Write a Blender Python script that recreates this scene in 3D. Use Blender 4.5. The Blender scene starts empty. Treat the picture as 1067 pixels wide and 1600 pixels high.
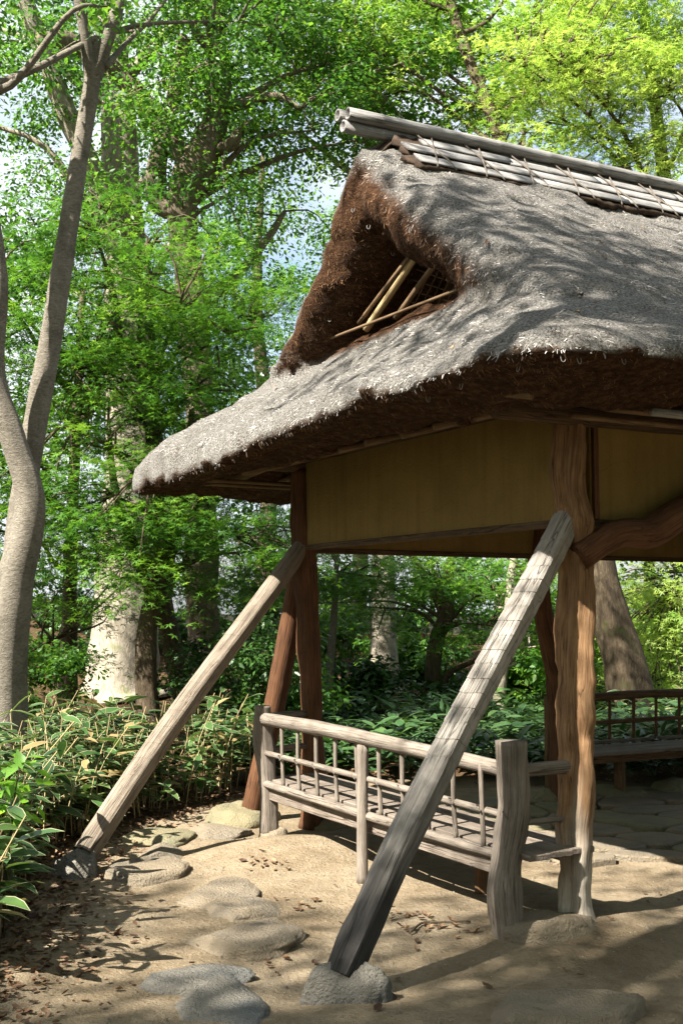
import bpy, math, random
import numpy as np
from mathutils import Vector, noise as mnoise

rng = np.random.default_rng(11)
random.seed(11)
scene = bpy.context.scene
COL = scene.collection

# ------------------------------------------------------------------ camera
F_PX, W_PX, H_PX = 1883.0, 1067.0, 1600.0
CAMZ = 1.6
TILT = math.atan(150.0 / F_PX)
cam_d = bpy.data.cameras.new('camera')
cam_d.sensor_fit = 'VERTICAL'
cam_d.sensor_height = 24.0
cam_d.lens = 24.0 * F_PX / H_PX
cam_d.clip_start = 0.05
cam_d.clip_end = 500.0
cam = bpy.data.objects.new('camera', cam_d)
COL.objects.link(cam)
cam.location = (0, 0, CAMZ)
cam.rotation_euler = (math.pi / 2 + TILT, 0, 0)
scene.camera = cam

# ------------------------------------------------------------------ pavilion axes
U = np.array([-0.476, 0.879])      # from corner A to corner L (along the gable front)
V = np.array([0.879, 0.476])       # along the ridge, away to the right

# ------------------------------------------------------------------ sky, sun, exposure
SUN_EL = math.radians(46)
_az = 14.0
trav = V * math.cos(math.radians(_az)) + U * math.sin(math.radians(_az))
trav /= np.linalg.norm(trav)
to_sun = Vector((-trav[0] * math.cos(SUN_EL), -trav[1] * math.cos(SUN_EL), math.sin(SUN_EL)))
world = bpy.data.worlds.new('World')
scene.world = world
world.use_nodes = True
wn = world.node_tree.nodes
wl = world.node_tree.links
for n in list(wn):
    wn.remove(n)
sky = wn.new('ShaderNodeTexSky')
sky.sky_type = 'NISHITA'
sky.sun_disc = False
sky.sun_elevation = SUN_EL
sky.sun_rotation = math.atan2(to_sun.x, to_sun.y)
sky.air_density = 1.0
sky.dust_density = 2.5
sky.ozone_density = 1.0
bg = wn.new('ShaderNodeBackground')
bg.inputs['Strength'].default_value = 0.065
wo = wn.new('ShaderNodeOutputWorld')
# thin bright cloud over the whole sky
tc = wn.new('ShaderNodeTexCoord')
cn = wn.new('ShaderNodeTexNoise')
cn.inputs['Scale'].default_value = 3.0; cn.inputs['Detail'].default_value = 5.0; cn.inputs['Roughness'].default_value = 0.55
cr_ = wn.new('ShaderNodeValToRGB')
cr_.color_ramp.elements[0].position = 0.36; cr_.color_ramp.elements[1].position = 0.60
cm = wn.new('ShaderNodeMix'); cm.data_type = 'RGBA'
cm.inputs[7].default_value = (4.2, 4.4, 4.7, 1)
wl.new(tc.outputs['Generated'], cn.inputs['Vector']); wl.new(cn.outputs[0], cr_.inputs[0])
wl.new(cr_.outputs[0], cm.inputs[0]); wl.new(sky.outputs[0], cm.inputs[6])
wl.new(cm.outputs[2], bg.inputs['Color'])
wl.new(bg.outputs[0], wo.inputs['Surface'])
sun_d = bpy.data.lights.new('sun', 'SUN')
sun_d.energy = 5.0
sun_d.angle = math.radians(0.55)
sun_d.color = (1.0, 0.945, 0.86)
sun = bpy.data.objects.new('sun', sun_d)
COL.objects.link(sun)
sun.rotation_euler = to_sun.to_track_quat('Z', 'Y').to_euler()
sun.location = (-10, -6, 14)
scene.view_settings.view_transform = 'Standard'
scene.view_settings.look = 'None'
scene.view_settings.gamma = 1.0
scene.view_settings.exposure = 2.15
scene.render.engine = 'CYCLES'
scene.cycles.use_denoising = True
scene.cycles.max_bounces = 8
scene.cycles.diffuse_bounces = 4
scene.cycles.transmission_bounces = 6
scene.cycles.sample_clamp_indirect = 6.0

# ------------------------------------------------------------------ pixel helpers
_c, _s = math.cos(TILT), math.sin(TILT)

def ray(px, py):
    xc = (px - W_PX / 2) / F_PX
    yc = (H_PX / 2 - py) / F_PX
    return np.array([xc, _c - yc * _s, _s + yc * _c])

def at(px, py, d):
    """point on the pixel's ray at forward distance d"""
    r = ray(px, py)
    k = d / r[1]
    return np.array([r[0] * k, d, CAMZ + r[2] * k])

def gnd(px, py, z=0.0):
    r = ray(px, py)
    k = (z - CAMZ) / r[2]
    return np.array([r[0] * k, r[1] * k, z])

def sstep(a, b, x):
    t = np.clip((x - a) / (b - a), 0, 1)
    return t * t * (3 - 2 * t)

A0 = gnd(903, 1433, 0.05)[:2]

def P(s, t, z):
    q = A0 + V * s + U * t
    return np.array([q[0], q[1], z])

def t_at(px, s):
    k = (px - W_PX / 2) / (F_PX / _c)
    b = A0 + V * s
    return (b[0] - k * b[1]) / (k * U[1] - U[0])

def s_at(px, t):
    k = (px - W_PX / 2) / (F_PX / _c)
    b = A0 + U * t
    return (k * b[1] - b[0]) / (V[0] - k * V[1])

TL = 3.06          # corner L
TC = TL / 2
WS = 4.6           # length along the ridge

# ------------------------------------------------------------------ vector noise
def _hash(i, j, k):
    n = (i * 374761393 + j * 668265263 + k * 2147483647 // 7 + 1442695041) & 0xffffffff
    n = ((n ^ (n >> 13)) * 1274126177) & 0xffffffff
    return ((n ^ (n >> 16)) & 0xffff) / 65535.0

def vnoise(p, scale=1.0, seed=0):
    p = np.asarray(p, float) * scale + seed * 17.31
    i = np.floor(p).astype(np.int64)
    f = p - i
    f = f * f * (3 - 2 * f)
    r = 0
    for dx in (0, 1):
        for dy in (0, 1):
            for dz in (0, 1):
                w = (f[..., 0] if dx else 1 - f[..., 0]) * (f[..., 1] if dy else 1 - f[..., 1]) * (f[..., 2] if dz else 1 - f[..., 2])
                r = r + w * _hash(i[..., 0] + dx, i[..., 1] + dy, i[..., 2] + dz)
    return r * 2 - 1

def fbm(p, scale, seed=0, oct=3):
    return sum(vnoise(p, scale * 2 ** o, seed + o) * 0.5 ** o for o in range(oct))

# ------------------------------------------------------------------ mesh building
def mesh_obj(name, verts, faces, mat, parent=None, smooth=False, attrs=None):
    """faces: list of arrays (n,k) or a list of index tuples"""
    me = bpy.data.meshes.new(name)
    verts = np.asarray(verts, np.float32)
    if isinstance(faces, np.ndarray):
        faces = [faces]
    if len(faces) and isinstance(faces[0], np.ndarray):
        loops = np.concatenate([f.ravel() for f in faces]).astype(np.int32)
        tot = np.concatenate([np.full(len(f), f.shape[1]) for f in faces]).astype(np.int32)
        start = np.concatenate([[0], np.cumsum(tot)[:-1]]).astype(np.int32)
        me.vertices.add(len(verts))
        me.vertices.foreach_set('co', verts.ravel())
        me.loops.add(len(loops))
        me.loops.foreach_set('vertex_index', loops)
        me.polygons.add(len(tot))
        me.polygons.foreach_set('loop_start', start)
        me.polygons.foreach_set('loop_total', tot)
        me.update(calc_edges=True)
    else:
        me.from_pydata([tuple(map(float, v)) for v in verts], [], [tuple(f) for f in faces])
    if smooth:
        me.polygons.foreach_set('use_smooth', np.ones(len(me.polygons), bool))
    for k, a in (attrs or {}).items():
        a = np.asarray(a, np.float32)
        if a.ndim == 1:
            at_ = me.attributes.new(k, 'FLOAT', 'POINT')
            at_.data.foreach_set('value', a)
        else:
            at_ = me.attributes.new(k, 'FLOAT_VECTOR', 'POINT')
            at_.data.foreach_set('vector', a.ravel())
    if mat is not None:
        me.materials.append(mat)
    ob = bpy.data.objects.new(name, me)
    COL.objects.link(ob)
    if parent is not None:
        ob.parent = parent
    return ob

def tag(o, label=None, cat=None, group=None, kind=None):
    if label: o['label'] = label
    if cat: o['category'] = cat
    if group: o['group'] = group
    if kind: o['kind'] = kind
    return o

def thing(name, label, cat, group=None):
    o = bpy.data.objects.new(name, None)
    COL.objects.link(o)
    o.empty_display_size = 0.1
    return tag(o, label, cat, group)

class MB:
    def __init__(self):
        self.v, self.f, self.g, self.n = [], [], [], 0
    def add(self, v, f, g=None):
        v = np.asarray(v, float)
        self.v.append(v)
        self.f += [tuple(i + self.n for i in q) for q in f]
        self.g.append(v if g is None else np.asarray(g, float))
        self.n += len(v)
        return self
    def build(self, name, mat, parent=None, smooth=True):
        return mesh_obj(name, np.concatenate(self.v), self.f, mat, parent, smooth, {'gco': np.concatenate(self.g)})

def catmull(pts, n):
    pts = np.asarray(pts, float)
    m = len(pts)
    if m == 2:
        u = np.linspace(0, 1, n)[:, None]
        return pts[0] * (1 - u) + pts[1] * u
    ext = np.vstack([2 * pts[0] - pts[1], pts, 2 * pts[-1] - pts[-2]])
    out = []
    for x in np.linspace(0, m - 1, n):
        i = min(int(x), m - 2)
        u = x - i
        a, b, c, d = ext[i], ext[i + 1], ext[i + 2], ext[i + 3]
        out.append(0.5 * (2 * b + (c - a) * u + (2 * a - 5 * b + 4 * c - d) * u * u + (3 * b - a - 3 * c + d) * u ** 3))
    return np.array(out)

def tube(pts, rad, seg=8, rings=None, bump=0.0, ridge=0.0, nr=3, seed=0, twist=0.0, nscale=4.0, caps=True, raw=False):
    """lofted log along a path: verts, faces, grain coordinates"""
    pts = np.asarray(pts, float)
    n = rings or len(pts)
    if not raw:
        rad = np.interp(np.linspace(0, 1, n), np.linspace(0, 1, len(np.atleast_1d(rad))) if np.ndim(rad) else [0, 1], rad if np.ndim(rad) else [rad, rad])
        pts = catmull(pts, n)
    rad = np.asarray(rad, float)
    tan = np.gradient(pts, axis=0)
    tan /= np.linalg.norm(tan, axis=1)[:, None] + 1e-9
    ref = np.array([0, 0, 1.0]) if abs(tan[0][2]) < 0.9 else np.array([1.0, 0, 0])
    x = np.cross(ref, tan[0]); x /= np.linalg.norm(x)
    V_, G_ = [], []
    th = np.arange(seg) / seg * 2 * math.pi
    L = 0
    for i in range(n):
        x = x - tan[i] * np.dot(x, tan[i]); x /= np.linalg.norm(x)
        y = np.cross(tan[i], x)
        if i: L += np.linalg.norm(pts[i] - pts[i - 1])
        tt = th + twist * L
        r = rad[i] * (1 + ridge * np.sin(nr * th + seed + 0.8 * L) + 0.5 * ridge * np.sin((nr + 2) * th + 2.1 * seed - 1.3 * L))
        ring = pts[i] + np.outer(np.cos(tt), x) + 0 + np.outer(np.sin(tt), y) if False else pts[i] + (np.cos(tt) * r)[:, None] * x + (np.sin(tt) * r)[:, None] * y
        V_.append(ring)
        G_.append(np.stack([np.cos(th) * rad[i] + seed, np.sin(th) * rad[i], np.full(seg, L)], 1))
    V_ = np.concatenate(V_); G_ = np.concatenate(G_)
    if bump:
        ctr = np.repeat(pts, seg, 0)
        d = V_ - ctr
        nn = fbm(V_, nscale, seed % 50, 3)
        V_ = ctr + d * (1 + bump * nn)[:, None]
    F_ = []
    for i in range(n - 1):
        for j in range(seg):
            a, b = i * seg + j, i * seg + (j + 1) % seg
            F_.append((a, b, b + seg, a + seg))
    if caps:
        F_.append(tuple(range(seg - 1, -1, -1)))
        F_.append(tuple(range((n - 1) * seg, n * seg)))
    return V_, F_, G_

def box(c, ax, ay, az, hx, hy, hz):
    """oriented box, grain along ax"""
    c = np.asarray(c, float)
    V_, G_ = [], []
    for sx in (-1, 1):
        for sy in (-1, 1):
            for sz in (-1, 1):
                V_.append(c + ax * hx * sx + ay * hy * sy + az * hz * sz)
                G_.append((sy * hy + c[0] * 3.1, sz * hz + c[1], sx * hx))
    F_ = [(0, 1, 3, 2), (4, 6, 7, 5), (0, 4, 5, 1), (2, 3, 7, 6), (0, 2, 6, 4), (1, 5, 7, 3)]
    return np.array(V_), F_, np.array(G_)

def beam(p0, p1, w, h, up=(0, 0, 1)):
    p0, p1 = np.asarray(p0, float), np.asarray(p1, float)
    ax = p1 - p0
    L = np.linalg.norm(ax); ax = ax / L
    ay = np.cross(np.asarray(up, float), ax); ay /= np.linalg.norm(ay)
    az = np.cross(ax, ay)
    return box((p0 + p1) / 2, ax, ay, az, L / 2, w / 2, h / 2)

def bevel(o, w=0.006, seg=1):
    m = o.modifiers.new('bevel', 'BEVEL')
    m.width = w; m.segments = seg; m.limit_method = 'ANGLE'
    return o

# ------------------------------------------------------------------ materials
def new_mat(name):
    m = bpy.data.materials.new(name)
    m.use_nodes = True
    nt = m.node_tree
    for n in list(nt.nodes):
        nt.nodes.remove(n)
    out = nt.nodes.new('ShaderNodeOutputMaterial')
    return m, nt, out

def N(nt, kind, **kw):
    n = nt.nodes.new(kind)
    for k, v in kw.items():
        if k in n.inputs.keys():
            n.inputs[k].default_value = v
        else:
            setattr(n, k, v)
    return n

def ramp(nt, fac, stops):
    r = nt.nodes.new('ShaderNodeValToRGB')
    e = r.color_ramp.elements
    while len(e) > 1: e.remove(e[-1])
    e[0].position = stops[0][0]; e[0].color = (*stops[0][1], 1)
    for p, c in stops[1:]:
        q = e.new(p); q.color = (*c, 1)
    nt.links.new(fac, r.inputs[0])
    return r.outputs[0]

def mixc(nt, fac, a, b, mode='MIX'):
    m = nt.nodes.new('ShaderNodeMix')
    m.data_type = 'RGBA'; m.blend_type = mode
    def put(sock, v):
        if hasattr(v, 'is_linked') or hasattr(v, 'links'):
            nt.links.new(v, sock)
        elif isinstance(v, (int, float)):
            sock.default_value = v
        else:
            sock.default_value = (*v, 1)
    put(m.inputs[0], fac); put(m.inputs[6], a); put(m.inputs[7], b)
    return m.outputs[2]

def coords(nt, attr=None, scale=(1, 1, 1)):
    if attr:
        a = N(nt, 'ShaderNodeAttribute', attribute_name=attr)
        src = a.outputs['Vector']
    else:
        src = N(nt, 'ShaderNodeNewGeometry').outputs['Position']
    mp = N(nt, 'ShaderNodeMapping')
    mp.inputs['Scale'].default_value = scale
    nt.links.new(src, mp.inputs['Vector'])
    return mp.outputs[0]

def noise_n(nt, vec, scale, detail=4, rough=0.6, dist=0.0):
    n = N(nt, 'ShaderNodeTexNoise')
    n.inputs['Scale'].default_value = scale
    n.inputs['Detail'].default_value = detail
    n.inputs['Roughness'].default_value = rough
    n.inputs['Distortion'].default_value = dist
    nt.links.new(vec, n.inputs['Vector'])
    return n.outputs[0]

def finish(nt, out, color, rough=0.85, spec=0.25, bump=None, bdist=0.01, bstr=0.6):
    p = N(nt, 'ShaderNodeBsdfPrincipled')
    if isinstance(color, tuple): p.inputs['Base Color'].default_value = (*color, 1)
    else: nt.links.new(color, p.inputs['Base Color'])
    p.inputs['Roughness'].default_value = rough
    p.inputs['Specular IOR Level'].default_value = spec
    if bump is not None:
        b = N(nt, 'ShaderNodeBump')
        b.inputs['Strength'].default_value = bstr
        b.inputs['Distance'].default_value = bdist
        nt.links.new(bump, b.inputs['Height'])
        nt.links.new(b.outputs[0], p.inputs['Normal'])
    nt.links.new(p.outputs[0], out.inputs['Surface'])
    return p

def wood_mat(name, dark, mid, pale, low=None, zlo=0.2, zhi=0.9, bdist=0.012):
    """weathered wood, grain along gco.z; 'low' is the bleached colour of the foot that rain reaches"""
    m, nt, out = new_mat(name)
    g = noise_n(nt, coords(nt, 'gco', (75, 75, 3.5)), 1.0, 5, 0.62, 0.9)
    g2 = noise_n(nt, coords(nt, 'gco', (9, 9, 1.6)), 1.0, 3, 0.6, 0.3)
    lerp = lambda a, b: tuple(0.5 * (x + y) for x, y in zip(a, b))
    c = ramp(nt, g, [(0.20, dark), (0.36, lerp(dark, mid)), (0.48, mid), (0.64, lerp(mid, pale)), (0.85, pale)])
    c2 = ramp(nt, g2, [(0.3, tuple(0.55 * x for x in mid)), (0.62, (1, 1, 1))])
    c = mixc(nt, 0.22, c, mixc(nt, 1.0, c, c2, 'MULTIPLY'))
    if low:
        d2 = tuple(x * 0.45 for x in low)
        cl = ramp(nt, g, [(0.27, d2), (0.45, low), (0.75, tuple(min(1, x * 1.35) for x in low))])
        sep = N(nt, 'ShaderNodeSeparateXYZ')
        pos = N(nt, 'ShaderNodeNewGeometry')
        nt.links.new(pos.outputs['Position'], sep.inputs[0])
        ad = N(nt, 'ShaderNodeMath', operation='MULTIPLY_ADD')
        nt.links.new(g2, ad.inputs[0]); ad.inputs[1].default_value = 0.9
        nt.links.new(sep.outputs[2], ad.inputs[2])
        mr = N(nt, 'ShaderNodeMapRange')
        mr.inputs[1].default_value = zlo + 0.45; mr.inputs[2].default_value = zhi + 0.45
        mr.inputs[3].default_value = 1; mr.inputs[4].default_value = 0
        nt.links.new(ad.outputs[0], mr.inputs[0])
        c = mixc(nt, mr.outputs[0], c, cl)
    # long drying cracks
    w = noise_n(nt, coords(nt, 'gco', (17, 17, 0.8)), 1.0, 3, 0.5, 0.4)
    cr = ramp(nt, w, [(0.395, (1, 1, 1)), (0.407, (0.15, 0.12, 0.10)), (0.42, (1, 1, 1)), (0.60, (1, 1, 1)), (0.607, (0.35, 0.32, 0.3)), (0.615, (1, 1, 1))])
    c = mixc(nt, 0.8, c, cr, 'MULTIPLY')
    iso = noise_n(nt, coords(nt), 7, 4, 0.65)
    c = mixc(nt, 0.6, c, ramp(nt, iso, [(0.3, (0.55, 0.52, 0.5)), (0.6, (1, 1, 1))]), 'MULTIPLY')
    hgt = N(nt, 'ShaderNodeMath', operation='MULTIPLY')
    nt.links.new(g, hgt.inputs[0])
    bw = N(nt, 'ShaderNodeRGBToBW'); nt.links.new(cr, bw.inputs[0])
    nt.links.new(bw.outputs[0], hgt.inputs[1])
    finish(nt, out, c, 0.8, 0.2, hgt.outputs[0], bdist, 0.8)
    return m

M = {}
M['post'] = wood_mat('post_wood', (0.08, 0.038, 0.016), (0.22, 0.125, 0.06), (0.37, 0.235, 0.125), (0.38, 0.34, 0.28), 0.15, 0.7)
M['post_dark'] = wood_mat('dark_post_wood', (0.035, 0.016, 0.008), (0.10, 0.045, 0.020), (0.17, 0.08, 0.038))
M['brace'] = wood_mat('grey_brace_wood', (0.11, 0.10, 0.085), (0.29, 0.265, 0.23), (0.40, 0.375, 0.33), (0.038, 0.035, 0.032), 0.35, 0.95)
M['brace_tan'] = wood_mat('tan_brace_wood', (0.08, 0.062, 0.045), (0.20, 0.165, 0.125), (0.30, 0.255, 0.20))
M['bench'] = wood_mat('bench_log_wood', (0.075, 0.062, 0.048), (0.18, 0.152, 0.122), (0.28, 0.245, 0.205))
M['bench_dark'] = wood_mat('bench_dark_wood', (0.05, 0.028, 0.014), (0.13, 0.075, 0.035), (0.20, 0.125, 0.065))
M['seat'] = wood_mat('seat_board_wood', (0.085, 0.068, 0.052), (0.18, 0.148, 0.118), (0.27, 0.23, 0.19))
M['beam'] = wood_mat('beam_wood', (0.03, 0.018, 0.010), (0.075, 0.042, 0.022), (0.12, 0.07, 0.04))
M['trim'] = wood_mat('trim_wood', (0.035, 0.022, 0.012), (0.085, 0.052, 0.027), (0.13, 0.085, 0.05))
M['bamboo'] = wood_mat('bamboo_pole', (0.26, 0.19, 0.09), (0.38, 0.29, 0.15), (0.48, 0.38, 0.22), bdist=0.002)
M['rafter'] = wood_mat('aged_rafter', (0.06, 0.035, 0.018), (0.14, 0.09, 0.048), (0.22, 0.15, 0.085), bdist=0.002)
M['bamboo_grey'] = wood_mat('weathered_bamboo', (0.09, 0.086, 0.08), (0.23, 0.222, 0.21), (0.36, 0.35, 0.33), bdist=0.006)
def bark_mat(name, dark, mid, pale, stretch=(1, 1, 1), moss=None):
    m, nt, out = new_mat(name)
    a = noise_n(nt, coords(nt, None, stretch), 26, 6, 0.7, 0.8); b_ = noise_n(nt, coords(nt), 3.2, 5, 0.65, 0.6)
    c = ramp(nt, a, [(0.25, dark), (0.5, mid), (0.75, pale)])
    c = mixc(nt, 0.8, c, ramp(nt, b_, [(0.32, (0.5, 0.5, 0.47)), (0.5, (0.9, 0.9, 0.88)), (0.66, (1.0, 1.0, 1.0))]), 'MULTIPLY')
    if moss:
        c = mixc(nt, ramp(nt, b_, [(0.56, (0, 0, 0)), (0.68, (0.7, 0.7, 0.7))]), c, moss)
    finish(nt, out, c, 0.9, 0.15, a, 0.02, 0.8)
    return m
M['bark'] = bark_mat('grey_bark', (0.085, 0.072, 0.055), (0.17, 0.15, 0.12), (0.25, 0.225, 0.185), (1, 1, 2.2))
M['bark_brown'] = bark_mat('brown_bark', (0.035, 0.025, 0.015), (0.09, 0.067, 0.044), (0.17, 0.135, 0.09), (1.4, 1.4, 0.3), (0.075, 0.09, 0.025))
M['bark_mid'] = bark_mat('oak_bark', (0.05, 0.038, 0.025), (0.15, 0.12, 0.085), (0.26, 0.215, 0.155), (1.4, 1.4, 0.3), (0.11, 0.13, 0.04))
M['bark_pale'] = bark_mat('pale_bark', (0.13, 0.11, 0.08), (0.29, 0.255, 0.20), (0.42, 0.38, 0.31), (1.3, 1.3, 0.4), (0.12, 0.14, 0.05))

def plain(name, col, rough=0.8, spec=0.2, var=0.25, scale=8, bump=0.004):
    m, nt, out = new_mat(name)
    n = noise_n(nt, coords(nt), scale, 5, 0.6)
    c = ramp(nt, n, [(0.3, tuple(x * (1 - var) for x in col)), (0.7, tuple(min(1, x * (1 + var)) for x in col))])
    finish(nt, out, c, rough, spec, n, bump, 0.5)
    return m

# plaster: ochre clay with fine trowel relief and water stains
m, nt, out = new_mat('ochre_plaster')
n1 = noise_n(nt, coords(nt), 2.2, 4, 0.6); n2 = noise_n(nt, coords(nt), 60, 4, 0.7)
n3 = noise_n(nt, coords(nt, None, (14, 14, 0.9)), 1.0, 3, 0.6)
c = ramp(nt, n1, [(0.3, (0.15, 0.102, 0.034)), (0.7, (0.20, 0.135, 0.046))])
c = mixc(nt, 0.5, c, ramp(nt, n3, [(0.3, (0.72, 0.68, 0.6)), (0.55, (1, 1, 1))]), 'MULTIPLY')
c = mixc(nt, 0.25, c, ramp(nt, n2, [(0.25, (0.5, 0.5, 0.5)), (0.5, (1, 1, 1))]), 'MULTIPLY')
vc = N(nt, 'ShaderNodeTexVoronoi', feature='DISTANCE_TO_EDGE'); vc.inputs['Scale'].default_value = 2.3
wv = N(nt, 'ShaderNodeMix', data_type='RGBA'); wv.inputs[0].default_value = 0.12
nt.links.new(coords(nt), wv.inputs[6])
nw = N(nt, 'ShaderNodeTexNoise'); nw.inputs['Scale'].default_value = 5; nt.links.new(coords(nt), nw.inputs['Vector']); nt.links.new(nw.outputs['Color'], wv.inputs[7])
nt.links.new(wv.outputs[2], vc.inputs['Vector'])
ck = ramp(nt, vc.outputs['Distance'], [(0.0, (0.45, 0.42, 0.38)), (0.006, (1, 1, 1))])
c = mixc(nt, 0.2, c, ck, 'MULTIPLY')
finish(nt, out, c, 0.95, 0.1, n2, 0.006, 0.8)
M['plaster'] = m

# thatch body: grey weathered top, brown sheltered or cut straw, darkened to hold underside shade
m, nt, out = new_mat('thatch')
na = noise_n(nt, coords(nt), 85, 4, 0.7); nb = noise_n(nt, coords(nt), 3.5, 4, 0.6); nc = noise_n(nt, coords(nt, None, (22, 22, 60)), 1.0, 4, 0.7)
grey = ramp(nt, na, [(0.32, (0.035, 0.032, 0.029)), (0.5, (0.25, 0.235, 0.212)), (0.70, (0.48, 0.46, 0.425))])
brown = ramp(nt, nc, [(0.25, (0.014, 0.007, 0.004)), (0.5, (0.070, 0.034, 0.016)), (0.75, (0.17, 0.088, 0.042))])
atn = N(nt, 'ShaderNodeAttribute', attribute_name='fresh_shade')
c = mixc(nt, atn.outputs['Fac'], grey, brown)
c = mixc(nt, 0.6, c, ramp(nt, nb, [(0.3, (0.6, 0.57, 0.52)), (0.65, (1, 1, 1))]), 'MULTIPLY')
finish(nt, out, c, 0.95, 0.1, na, 0.05, 1.0)
M['thatch'] = m

def straw_mat(name, a, b, c_):
    m, nt, out = new_mat(name)
    at_ = N(nt, 'ShaderNodeAttribute', attribute_name='hue')
    fr = N(nt, 'ShaderNodeAttribute', attribute_name='fresh_shade')
    col = ramp(nt, at_.outputs['Fac'], [(0.0, a), (0.5, b), (1.0, c_)])
    col2 = ramp(nt, at_.outputs['Fac'], [(0.0, (0.02, 0.010, 0.005)), (0.5, (0.085, 0.042, 0.019)), (1.0, (0.20, 0.11, 0.055))])
    finish(nt, out, mixc(nt, fr.outputs['Fac'], col, col2), 0.75, 0.25)
    return m
M['straw'] = straw_mat('straw', (0.07, 0.063, 0.055), (0.35, 0.33, 0.30), (0.60, 0.575, 0.54))

# ground: trodden clay, leaf mould under the trees
m, nt, out = new_mat('ground_soil')
n1 = noise_n(nt, coords(nt), 1.3, 5, 0.6, 0.4); n2 = noise_n(nt, coords(nt), 45, 5, 0.7); n3 = noise_n(nt, coords(nt), 9, 4, 0.65)
c = ramp(nt, n1, [(0.3, (0.17, 0.130, 0.082)), (0.5, (0.24, 0.19, 0.125)), (0.72, (0.30, 0.245, 0.17))])
c = mixc(nt, 0.55, c, ramp(nt, n3, [(0.3, (0.62, 0.57, 0.48)), (0.6, (1, 1, 1))]), 'MULTIPLY')
c = mixc(nt, 0.5, c, ramp(nt, n2, [(0.28, (0.45, 0.42, 0.38)), (0.5, (1, 1, 1)), (0.74, (1.0, 1.0, 1.0))]), 'MULTIPLY')
vo = N(nt, 'ShaderNodeTexVoronoi'); vo.inputs['Scale'].default_value = 38
nt.links.new(coords(nt), vo.inputs['Vector'])
peb = ramp(nt, vo.outputs['Distance'], [(0.10, (1, 1, 1)), (0.16, (0, 0, 0))])
pv = N(nt, 'ShaderNodeSeparateColor'); nt.links.new(vo.outputs['Color'], pv.inputs[0])
pm = N(nt, 'ShaderNodeMath', operation='GREATER_THAN'); pm.inputs[1].default_value = 0.86
nt.links.new(pv.outputs[0], pm.inputs[0])
pmm = N(nt, 'ShaderNodeMath', operation='MULTIPLY'); nt.links.new(peb, pmm.inputs[0]); nt.links.new(pm.outputs[0], pmm.inputs[1])
c = mixc(nt, pmm.outputs[0], c, (0.42, 0.37, 0.29))
fa = N(nt, 'ShaderNodeAttribute', attribute_name='forest')
fl = ramp(nt, n2, [(0.25, (0.025, 0.016, 0.009)), (0.5, (0.075, 0.045, 0.022)), (0.75, (0.16, 0.10, 0.05))])
c = mixc(nt, fa.outputs['Fac'], c, fl)
hs = N(nt, 'ShaderNodeMath', operation='ADD'); nt.links.new(n2, hs.inputs[0]); nt.links.new(n3, hs.inputs[1])
finish(nt, out, c, 0.95, 0.12, hs.outputs[0], 0.035, 0.8)
M['ground'] = m

def stone_mat(name, a, b, dust):
    m, nt, out = new_mat(name)
    n1 = noise_n(nt, coords(nt), 6, 6, 0.7, 0.5); n2 = noise_n(nt, coords(nt), 70, 3, 0.7); n3 = noise_n(nt, coords(nt), 2.4, 4, 0.6)
    c = ramp(nt, n1, [(0.3, a), (0.68, b)])
    c = mixc(nt, 0.5, c, ramp(nt, n2, [(0.3, (0.5, 0.5, 0.5)), (0.55, (1, 1, 1))]), 'MULTIPLY')
    c = mixc(nt, ramp(nt, n3, [(0.36, (0.15, 0.15, 0.15)), (0.56, (0.92, 0.92, 0.92))]), c, dust)
    hs = N(nt, 'ShaderNodeMath', operation='ADD'); nt.links.new(n1, hs.inputs[0]); nt.links.new(n2, hs.inputs[1])
    finish(nt, out, c, 0.85, 0.25, hs.outputs[0], 0.03, 0.9)
    return m
M['stone'] = stone_mat('tan_stone', (0.12, 0.105, 0.08), (0.22, 0.19, 0.145), (0.23, 0.185, 0.125))
M['stone_blue'] = stone_mat('blue_grey_stone', (0.08, 0.085, 0.083), (0.16, 0.165, 0.16), (0.18, 0.165, 0.135))
M['stone_moss'] = stone_mat('mossy_stone', (0.10, 0.10, 0.06), (0.20, 0.19, 0.12), (0.22, 0.19, 0.11))

def leaf_mat(name, cols, trans, tfac=0.42, rough=0.45, edge=None):
    m, nt, out = new_mat(name)
    h = N(nt, 'ShaderNodeAttribute', attribute_name='hue')
    c = ramp(nt, h.outputs['Fac'], [(i / (len(cols) - 1), k) for i, k in enumerate(cols)])
    if edge:
        e = N(nt, 'ShaderNodeAttribute', attribute_name='edge')
        ef = ramp(nt, e.outputs['Fac'], [(0.85, (0, 0, 0)), (0.95, (1, 1, 1))])
        c = mixc(nt, ef, c, edge)
    p = N(nt, 'ShaderNodeBsdfPrincipled')
    nt.links.new(c, p.inputs['Base Color'])
    p.inputs['Roughness'].default_value = rough
    p.inputs['Specular IOR Level'].default_value = 0.35
    t = N(nt, 'ShaderNodeBsdfTranslucent')
    tc = mixc(nt, 1.0, c, trans, 'MULTIPLY')
    nt.links.new(tc, t.inputs['Color'])
    mx = N(nt, 'ShaderNodeMixShader')
    mx.inputs[0].default_value = tfac
    nt.links.new(p.outputs[0], mx.inputs[1]); nt.links.new(t.outputs[0], mx.inputs[2])
    nt.links.new(mx.outputs[0], out.inputs['Surface'])
    return m
M['maple'] = leaf_mat('maple_leaf', [(0.022, 0.072, 0.012), (0.055, 0.145, 0.018), (0.14, 0.26, 0.035)], (2.2, 2.05, 1.2))
M['maple_gold'] = leaf_mat('yellowing_maple_leaf', [(0.075, 0.17, 0.022), (0.15, 0.26, 0.04), (0.25, 0.33, 0.08)], (2.1, 2.0, 1.3))
M['broad'] = leaf_mat('broad_leaf', [(0.020, 0.062, 0.013), (0.048, 0.125, 0.020), (0.12, 0.21, 0.035)], (2.5, 2.4, 1.1))
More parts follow.
